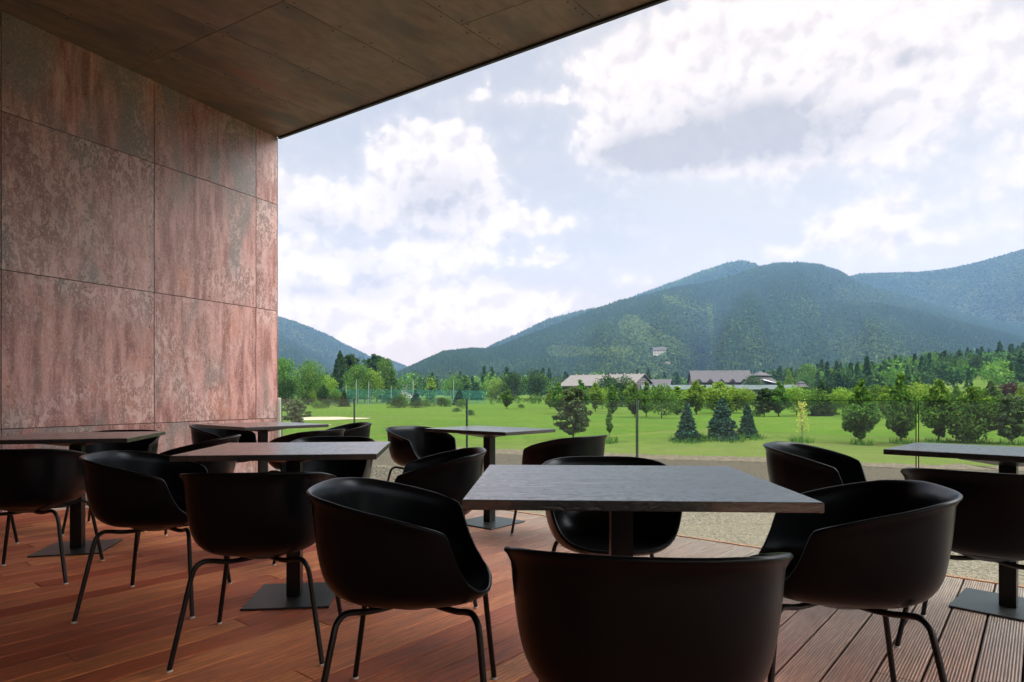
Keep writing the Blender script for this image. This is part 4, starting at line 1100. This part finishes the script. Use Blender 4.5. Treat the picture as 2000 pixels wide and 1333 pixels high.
RG = Ridge('left_near_hill', [(100,530),(300,590),(450,625),(543,650),(600,680),(650,706),(700,735),(740,765),(800,800)], [(100,2000),(800,2300)], [(100,900),(800,1100)], 4, 1.2, .12, 6)
RF = Ridge('front_spur', [(1360,735),(1400,716),(1450,692),(1520,648),(1570,613),(1612,592),(1660,588),(1720,592),(1800,608),(1880,628),(1960,648),(2100,690),(2250,720)], [(1360,1300),(1600,1750),(2250,1500)], [(1360,900),(2250,620)], 6, 1.15, .05, 8)
RF.build(1360, 2200, 110, 40)
RA.build(640, 2250, 230, 50); RB.build(860, 1350); RC.build(1150, 1600); RD.build(1560, 2200); RE.build(250, 880); RG.build(250, 800)

# forest on the hills: one mass per hill, built of small crowns
def ico():
    t = (1+5**.5)/2; v = np.array([(-1,t,0),(1,t,0),(-1,-t,0),(1,-t,0),(0,-1,t),(0,1,t),(0,-1,-t),(0,1,-t),(t,0,-1),(t,0,1),(-t,0,-1),(-t,0,1)], float); v /= np.linalg.norm(v[0])
    f = np.array([(0,11,5),(0,5,1),(0,1,7),(0,7,10),(0,10,11),(1,5,9),(5,11,4),(11,10,2),(10,7,6),(7,1,8),(3,9,4),(3,4,2),(3,2,6),(3,6,8),(3,8,9),(4,9,5),(2,4,11),(6,2,10),(8,6,7),(9,8,1)]); return v, f
IV, IF = ico()
def cone_v(k=6):
    a = np.arange(k)*2*np.pi/k
    V = np.concatenate([np.c_[np.cos(a), np.sin(a), np.zeros(k)], [[0, 0, 1]]]); Fq = np.array([(i, (i+1) % k, k) for i in range(k)]); return V, Fq
KV, KF = cone_v(5)
def forest(name, label, ridge, p0, p1, n, hrange, conif=.6, vmin=0.0, vmax=1.03, strips=(), clear=()):
    px = rng.uniform(p0, p1, n); v = rng.uniform(vmin, vmax, n)**.85
    X, Y, Z = ridge.point(px, v)
    ok = (Z > -5)
    px, v, X, Y, Z = px[ok], v[ok], X[ok], Y[ok], Z[ok]; n = len(px)
    k = ridge.seed
    f = np.sin(px*.013+k)*1.1+np.sin(px*.031+v*9+k)*.8+np.sin(v*17+px*.022)*.7+np.sin(px*.07-v*23)*.5
    pc = conif+.30*np.tanh(f)+.25*(v-.5)
    con = rng.uniform(0, 1, n) < pc
    light = (rng.uniform(0, 1, n) < np.clip(.35-.25*np.tanh(f), .03, .6)) & ~con
    sy = HZ-(Z-EYE)/Y*F
    for (x0, y0, x1, y1, w) in strips:
        t = np.clip(((px-x0)*(x1-x0)+(sy-y0)*(y1-y0))/((x1-x0)**2+(y1-y0)**2), 0, 1)
        d = np.hypot(px-(x0+t*(x1-x0)), sy-(y0+t*(y1-y0))); m = d < w*(1-.4*t)
        m &= rng.uniform(0, 1, n) < .75; con[m] = False; light[m] = True
    keep = np.ones(n, bool)
    for (x0, y0, x1, y1) in clear: keep &= ~((px > x0) & (px < x1) & (sy > y0) & (sy < y1))
    X, Y, Z, con, light, px = X[keep], Y[keep], Z[keep], con[keep], light[keep], px[keep]; n = len(px)
    h = rng.uniform(*hrange, n); h[~con] *= .62; h[light] *= .8
    h *= 1-.4*np.clip((v[keep]-.9)/.06, 0, 1)
    h *= np.clip(Y/2000, .6, 1.0)
    base = np.c_[X, Y, Z-.5]
    # conifers
    ci = np.where(con)[0]; w = h[ci]*rng.uniform(.17, .25, len(ci))
    Vc = base[ci][:, None]+KV[None]*np.stack([w, w, h[ci]], 1)[:, None]; Fc = KF[None]+(np.arange(len(ci))*len(KV))[:, None, None]
    bi = np.where(~con)[0]; w = h[bi]*rng.uniform(.45, .75, len(bi))
    jit = 1+rng.uniform(-.22, .22, (len(bi), len(IV), 1))
    Vb = base[bi][:, None]+np.array([0, 0, 1])*(h[bi]*.5)[:, None, None]+IV[None]*jit*np.stack([w, w, h[bi]*.55], 1)[:, None]
    Fb = IF[None]+(np.arange(len(bi))*len(IV))[:, None, None]+len(ci)*len(KV)
    V = np.concatenate([Vc.reshape(-1, 3), Vb.reshape(-1, 3)]); Fq = np.concatenate([Fc.reshape(-1, 3), Fb.reshape(-1, 3)])
    A = np.concatenate([np.repeat(rng.uniform(0, 1, len(ci)), len(KV)), np.repeat(rng.uniform(0, 1, len(bi)), len(IV))])
    mi = np.concatenate([np.zeros(len(ci)*len(KF), int), np.repeat(np.where(light[bi], 2, 1), len(IF))])
    o = link(name, mesh_np(name, V, quads=Fq, attr=A, mi=mi), [M['far_conifer'], M['far_leaf'], M['far_light']])
    tag(o, label, 'forest', kind='stuff')
forest('forest', 'dark mixed forest covering the big central hill', RA, 640, 2150, 120000, (9, 15), .66, clear=[(1272, 682, 1304, 699), (1298, 706, 1309, 716)], strips=[(1390, 690, 1340, 706, 4), (1230, 640, 1340, 690, 22), (1080, 690, 1230, 690, 12), (1385, 600, 1392, 670, 6), (1300, 585, 1370, 610, 8)])
forest('forest', 'dark blue conifers on the front spur of the big hill', RF, 1365, 2180, 34000, (8, 13), .80, strips=[(1612, 594, 1560, 622, 5), (1575, 615, 1500, 662, 8), (1505, 655, 1440, 700, 10)])
forest('forest', 'bluish forest on the shoulder behind the left flank of the big hill', RB, 860, 1350, 9000, (12, 18), .8, .3)
forest('forest', 'hazy blue forest on the small far peak', RC, 1200, 1560, 8000, (13, 19), .85, .4)
forest('forest', 'pale hazy forest on the hill at the right edge', RD, 1600, 2150, 26000, (11, 17), .35, .2)
forest('forest', 'pale forest on the farther hill left of the valley gap', RE, 420, 860, 13000, (12, 18), .4, .2)
forest('forest', 'pale forest on the nearer slope beside the rusty wall', RG, 420, 780, 11000, (10, 15), .4, .1)

# woods in the valley, between the course and the hills
def woods(name, label, lst, clump=260):
    Vs, Qs, As, Ms = [], [], [], []; b = 0
    for X, Y, h, w, mi in lst:
        Z = float(ground_z(X, Y)); nl = 9
        if mi == 0:      # conifer: stacked skirts
            t = rng.uniform(0, 1, clump)**.8; an = rng.uniform(0, 6.28, clump); r = (1-t)**.85*w*.5*rng.uniform(.5, 1.05, clump)
            P = np.c_[X+r*np.cos(an), Y+r*np.sin(an), Z+h*(.05+.95*t)]
        else:
            L = np.c_[rng.normal(0, w*.22, nl), rng.normal(0, w*.22, nl), rng.uniform(.28, .82, nl)*h]; Rr = rng.uniform(.20, .34, nl)*w
            k = rng.integers(0, nl, clump); v = rng.normal(size=(clump, 3)); v /= np.linalg.norm(v, axis=1)[:, None]
            P = L[k]+v*(Rr[k]*rng.uniform(.6, 1.1, clump))[:, None]+np.array([X, Y, Z]); 
        V, Q, A = cards(P, h*.085); Vs.append(V); Qs.append(Q+b); b += len(V); As.append(A*.6+rng.uniform(0, .4)); Ms.append(np.full(len(Q), mi))
    o = link(name, mesh_np(name, np.concatenate(Vs), quads=np.concatenate(Qs), attr=np.concatenate(As), mi=np.concatenate(Ms)), [M['leaf_dark'], M['leaf_green'], M['leaf_light'], M['leaf_dark']])
    tag(o, label, 'woodland', kind='stuff')
def belt(p0, p1, d0, d1, n, h0, h1, pc=.35, avoid=()):
    L = []
    while len(L) < n:
        px = rnd.uniform(p0, p1); d = rnd.uniform(d0, d1); X, Y = (px-1000)/F*d, d
        if any(a <= px <= b and c <= d <= e for a, b, c, e in avoid): continue
        h = rnd.uniform(h0, h1); con = rnd.random() < pc
        L.append((X, Y, h*1.1 if con else h, h*(.45 if con else .85), 0 if con else rnd.choice((1, 3, 3, 3, 1, 2)[:5])))
    return L
woods('valley_wood', 'line of mixed trees across the valley floor left of the barn', belt(520, 1080, 300, 520, 150, 9, 15, .25))
woods('valley_wood', 'dense wood behind the barn and the timber lodge', belt(1040, 1560, 430, 640, 230, 11, 17, .35))
woods('valley_wood', 'wooded rise at the foot of the hill on the right', belt(1500, 2150, 360, 640, 330, 11, 17, .4))
woods('valley_wood', 'trees scattered over the bright slope on the right', belt(1580, 1850, 260, 350, 60, 8, 14, .35)+belt(1830, 2150, 210, 420, 70, 6, 13, .35))
woods('low_scrub', 'scrub and hedges along the far edge of the golf course', belt(520, 2100, 150, 260, 150, 1.2, 3.0, .1, avoid=((690, 800, 0, 400),)), 150)

# ---------------------------------------------------------------- buildings
def gable_house(name, label, px, dist, w, l, wall_h, roof_h, rz, wallm, roofm, over=.6, lift=0, windows=(), z=None, cat='building', gw=None, gwm=None):
    X, Y = (px-1000)/F*dist, dist; Z = (float(ground_z(X, Y)) if z is None else z)+lift
    root = empty(name, (X, Y, Z), rz); tag(root, label, cat)
    mb = MB()   # body with gables; ridge along local x (length l), gable ends at +-l/2
    hw, hl = w/2, l/2
    vs = [(-hl,-hw,-2),(hl,-hw,-2),(hl,hw,-2),(-hl,hw,-2),(-hl,-hw,wall_h),(hl,-hw,wall_h),(hl,hw,wall_h),(-hl,hw,wall_h),(-hl,0,wall_h+roof_h),(hl,0,wall_h+roof_h)]
    mb.add(vs, [(0,1,5,4),(2,3,7,6),(1,2,6,9,5),(3,0,4,8,7),(0,3,2,1)]); mb.build('wall', M[wallm], root)
    rf = MB(); s = roof_h/hw; t = .25
    for sg in (-1, 1):
        e = hw+over; ze = wall_h-over*s
        q = [(-hl-over, sg*e, ze), (hl+over, sg*e, ze), (hl+over, 0, wall_h+roof_h), (-hl-over, 0, wall_h+roof_h)]
        vs = [(a, b, c+.06) for a, b, c in q]+[(a, b, c+.06+t) for a, b, c in q]
        rf.add(vs, [(0,1,2,3),(7,6,5,4),(0,4,5,1),(1,5,6,2),(2,6,7,3),(3,7,4,0)])
    rf.build('roof', M[roofm], root)
    for (wx, wz, ww, wh, side) in windows:     # side: 's' on -y wall, 'g' on +x gable, 'h' on -x gable
        fr = MB(); gl = MB()
        if side == 's': fr.box((wx, -hw-.02, wz), (ww, .06, wh)); gl.box((wx, -hw-.06, wz), (ww*.82, .03, wh*.82))
        elif side == 'g': fr.box((hl+.02, wx, wz), (.06, ww, wh)); gl.box((hl+.06, wx, wz), (.03, ww*.82, wh*.82))
        else: fr.box((-hl-.02, wx, wz), (.06, ww, wh)); gl.box((-hl-.06, wx, wz), (.03, ww*.82, wh*.82))
        f = fr.build('window', M['window_frame'], root); gl.build('window_pane', M['window_dark'], f)
    return root, hw, hl
# long barn: gable turned towards the camera on its right
root, hw, hl = gable_house('riding_barn', 'long low barn with a big beige roof and a latticed glass gable', 1185, 300, 24, 36, 4.6, 5.0, R(-34), 'wall_timber', 'roof_beige', 1.0, 1.7,
    windows=[(x, 2.6, 2.2, 1.1, 's') for x in (-12, -6, 0, 6, 12)]+[(y, 2.6, 2.4, 1.4, 'g') for y in (-8, -3, 3, 8)])
gl = MB(); s = 5.0/12
gl.add([(hl+.03, -9.0, 5.2), (hl+.03, 9.0, 5.2), (hl+.03, 0, 5.2+9.0*s)], [(0, 1, 2)]); g = gl.build('gable_glazing', M['window_dark'], root)
br = MB()
for y in np.linspace(-8, 8, 9): br.box((hl+.08, y, 5.2+(9-abs(y))*s/2), (.08, .22, (9-abs(y))*s))
for zz in (5.2, 6.3, 7.4): L = 2*(9-(zz-5.2)/s); br.box((hl+.10, 0, zz), (.08, L, .2))
br.build('gable_lattice', M['window_frame'], g)
vt = MB()
for x in np.linspace(-16, 16, 10): vt.box((x, 0, 4.6+5.0+.55), (.5, .5, .5))
vt.build('ridge_vents', M['window_frame'], root)
gable_house('barn_annex', 'low brown-roofed annex right of the barn gable', 1282, 300, 9, 13, 3.2, 2.4, R(-22), 'wall_timber', 'roof_grey', .6, 3.2, windows=[(-3, 1.8, 1.4, 1, 's'), (1, 1.8, 1.4, 1, 's'), (0, 1.8, 1.2, 1.2, 'g')])
gable_house('green_canopy', 'long low teal-roofed stable in front of the lodge', 1400, 262, 7, 60, 3.3, 1.5, R(-4), 'roof_teal', 'roof_teal', .8, 1.2, windows=[(x, 1.6, 2.0, 1.6, 's') for x in range(-26, 28, 6)])
root, hw, hl = gable_house('timber_lodge', 'grey-roofed timber lodge with a row of small dormer gables', 1405, 300, 12, 26, 4.5, 5.0, R(-6), 'wall_timber', 'roof_grey', .8, 3.4, windows=[(x, 2.8, 1.2, 1.3, 's') for x in (-10, -6, -2, 2, 6, 10)])
for x in (-10.5, -5.5, -.5, 4.5, 9.5):
    dm = MB(); z0 = 4.4
    vs = [(x-1.3, -hw-1.0, z0), (x+1.3, -hw-1.0, z0), (x, -hw-1.0, z0+1.4), (x-1.3, -hw+2, z0), (x+1.3, -hw+2, z0), (x, -hw+2, z0+1.4)]
    dm.add(vs, [(0,1,2),(0,2,5,3),(1,4,5,2)]); dm.build('dormer', M['roof_grey'], root)
gable_house('lodge_wing', 'lower grey-roofed wing joining the lodge to its pavilion', 1458, 300, 11, 18, 3.4, 4.4, R(-6), 'wall_timber', 'roof_grey', .8, 3.4, windows=[(x, 2.2, 1.2, 1.2, 's') for x in (-6, -2, 2, 6)])
def pavilion(px, dist, label, w, h1, h2, name='pavilion'):
    X, Y = (px-1000)/F*dist, dist; Z = float(ground_z(X, Y))+2.6; root = empty(name, (X, Y, Z), R(10)); tag(root, label, 'building')
    b = MB(); b.box((0, 0, h1/2-.8), (w*.72, w*.72, h1+1.6)); b.build('wall', M['wall_timber'], root)
    r = MB(); q = w/2
    ring = [[(sx*a, sy*a, z) for sx, sy in ((-1,-1),(1,-1),(1,1),(-1,1))] for a, z in ((q, h1-.4), (q*.48, h1+(h2-h1)*.5), (q*.42, h1+(h2-h1)*.52), (q*.42, h1+(h2-h1)*.66), (q*.55, h1+(h2-h1)*.64), (.05, h2))]
    vs = sum(ring, []); fs = [(3,2,1,0)]+[(r_*4+k, r_*4+(k+1)%4, r_*4+4+(k+1)%4, r_*4+4+k) for r_ in range(5) for k in range(4)]
    r.add(vs, fs); r.build('roof', M['roof_grey'], root)
    for sx in (-1, 1):
        for sy in (-1, 1): p = MB(); p.box((sx*q*.9, sy*q*.9, h1/2-.8), (.25, .25, h1+1.0)); p.build('post', M['wall_timber'], root)
    return root
pavilion(1485, 288, 'two-tiered pavilion roof at the right end of the lodge', 13, 4.0, 9.6)
X, Y = (1506-1000)/F*282, 282; r = empty('white_awning', (X, Y, float(ground_z(X, Y))+2.4), R(-15)); tag(r, 'bright white sail awning right of the pavilion', 'awning')
mb = MB(); mb.add([(-3.5, -2.5, 5.6), (4.5, -3, 3.4), (4.5, 3, 3.6), (-3.5, 2.5, 6.4), (-3.5, -2.5, 5.7), (4.5, -3, 3.5), (4.5, 3, 3.7), (-3.5, 2.5, 6.5)], [(3,2,1,0),(4,5,6,7),(0,1,5,4),(1,2,6,5),(2,3,7,6),(3,0,4,7)]); mb.build('cloth', M['canopy_white'], r)
for a, b in ((4.3, -2.8), (4.3, 2.8), (-3.4, -2.4)): mb = MB(); mb.box((a, b, 1.2), (.15, .15, 4.4)); mb.build('post', M['wall_timber'], r)
pavilion(1564, 300, 'small grey gazebo with a pointed roof right of the lodge', 5, 2.2, 4.4, 'gazebo')
# houses further off
def hill_house(px, py, label, dist, **kw):
    vv = np.linspace(.02, .9, 400); X, Y, Z = RA.point(np.full(400, float(px)), vv)
    i = int(np.argmin(abs(HZ-(Z-EYE)/Y*F-py))); dist = float(Y[i]); z = float(Z[i]); k = dist/900
    for q in ('w', 'l', 'wall_h', 'roof_h'): kw[q] *= k
    kw['windows'] = [(a*k, b*k, c*k, d*k, e) for a, b, c, d, e in kw['windows']]
    return gable_house('hillside_house', label, px, dist, z=z, **kw)
hill_house(1288, 693, 'white chalet with a pale roof high on the forest slope', 880, w=9, l=17, wall_h=6, roof_h=4.5, rz=R(-12), wallm='wall_white', roofm='roof_grey', windows=[(x, z, 1.2, 1.3, 's') for x in (-6, -2, 2, 6) for z in (1.6, 4.4)], cat='house')
hill_house(1303, 714, 'small pinkish house below the white chalet', 760, w=5, l=7, wall_h=2.6, roof_h=2.2, rz=R(20), wallm='wall_white', roofm='wall_timber', windows=[(x, 2, 1, 1.2, 's') for x in (-2, 2)], cat='house')
gable_house('village_house', 'small white gabled house in the valley gap left of centre', 794, 330, 6.5, 8, 3.4, 3.6, R(70), 'wall_white', 'roof_grey', .5, 0, windows=[(-1.5, 2, 1, 1.2, 'h'), (1.5, 2, 1, 1.2, 'h'), (0, 4.8, .9, 1.0, 'h')], cat='house')

# driving range net and its poles
def net():
    d = 165; pts = [(560, 1.0), (640, 1.0), (700, 1.02), (790, 1.06), (880, 1.12), (950, 1.2)]
    root = empty('range_net', (0, 0, 0)); tag(root, 'teal netting fence across the left of the golf course', 'fence')
    P = [((px-1000)/F*d*k, d*k) for px, k in pts]
    mb = MB()
    for (x0, y0), (x1, y1) in zip(P, P[1:]):
        z0, z1 = float(ground_z(x0, y0)), float(ground_z(x1, y1))
        mb.add([(x0, y0, z0-.2), (x1, y1, z1-.2), (x1, y1, z1+4.0), (x0, y0, z0+4.0)], [(0, 1, 2, 3)])
    mb.build('netting', M['green_net'], root)
    for i in range(len(P)-1):
        for f in (0, .5):
            x = P[i][0]+(P[i+1][0]-P[i][0])*f; y = P[i][1]+(P[i+1][1]-P[i][1])*f; z = float(ground_z(x, y))
            p = MB(); p.tube([(x, y-.1, z-.3), (x, y-.1, z+4.2)], .07, 6); p.build('net_post', M['pole_green'], root)
    for i, (px, tp, dd) in enumerate(((696, 742, 180), (720, 746, 175), (676, 752, 172), (807, 742, 200), (764, 754, 190), (886, 740, 230))):
        X, Y, Z = (px-1000)/F*dd, dd, 0; Z = float(ground_z(X, Y)); h = EYE+(HZ-tp)/F*dd-Z
        p = MB(); p.tube([(0, 0, -.3), (0, 0, h)], [.11, .06], 8); o = p.build('mast', M['pole_white'], None, (X, Y, Z))
        tag(o, ['tallest slim mast over the net right of the dark conifer', 'slim mast second right of the dark conifer', 'short slim mast left of the tallest one', 'slim mast beside the small white house',
                'short mast between the clump and the white house', 'slim mast above the second glass joint'][i], 'mast', 'masts along the driving range')
net()

# ---------------------------------------------------------------- air
def haze():
    mb = MB(); x0, x1, y0, y1, z0, z1 = -2600, 3400, -200, 3600, -8, 740
    mb.box(((x0+x1)/2, (y0+y1)/2, (z0+z1)/2), (x1-x0, y1-y0, z1-z0))
    m = bpy.data.materials.new('haze'); m.use_nodes = True; m.node_tree.nodes.clear(); t = NT(m.node_tree); out = t.node('ShaderNodeOutputMaterial')
    v = t.node('ShaderNodeVolumePrincipled'); v.inputs['Color'].default_value = (.33, .58, 1.0, 1); v.inputs['Density'].default_value = .000075; v.inputs['Anisotropy'].default_value = .0
    t.l.new(v.outputs[0], out.inputs['Volume'])
    o = mb.build('haze', m); tag(o, kind='stuff')
haze()
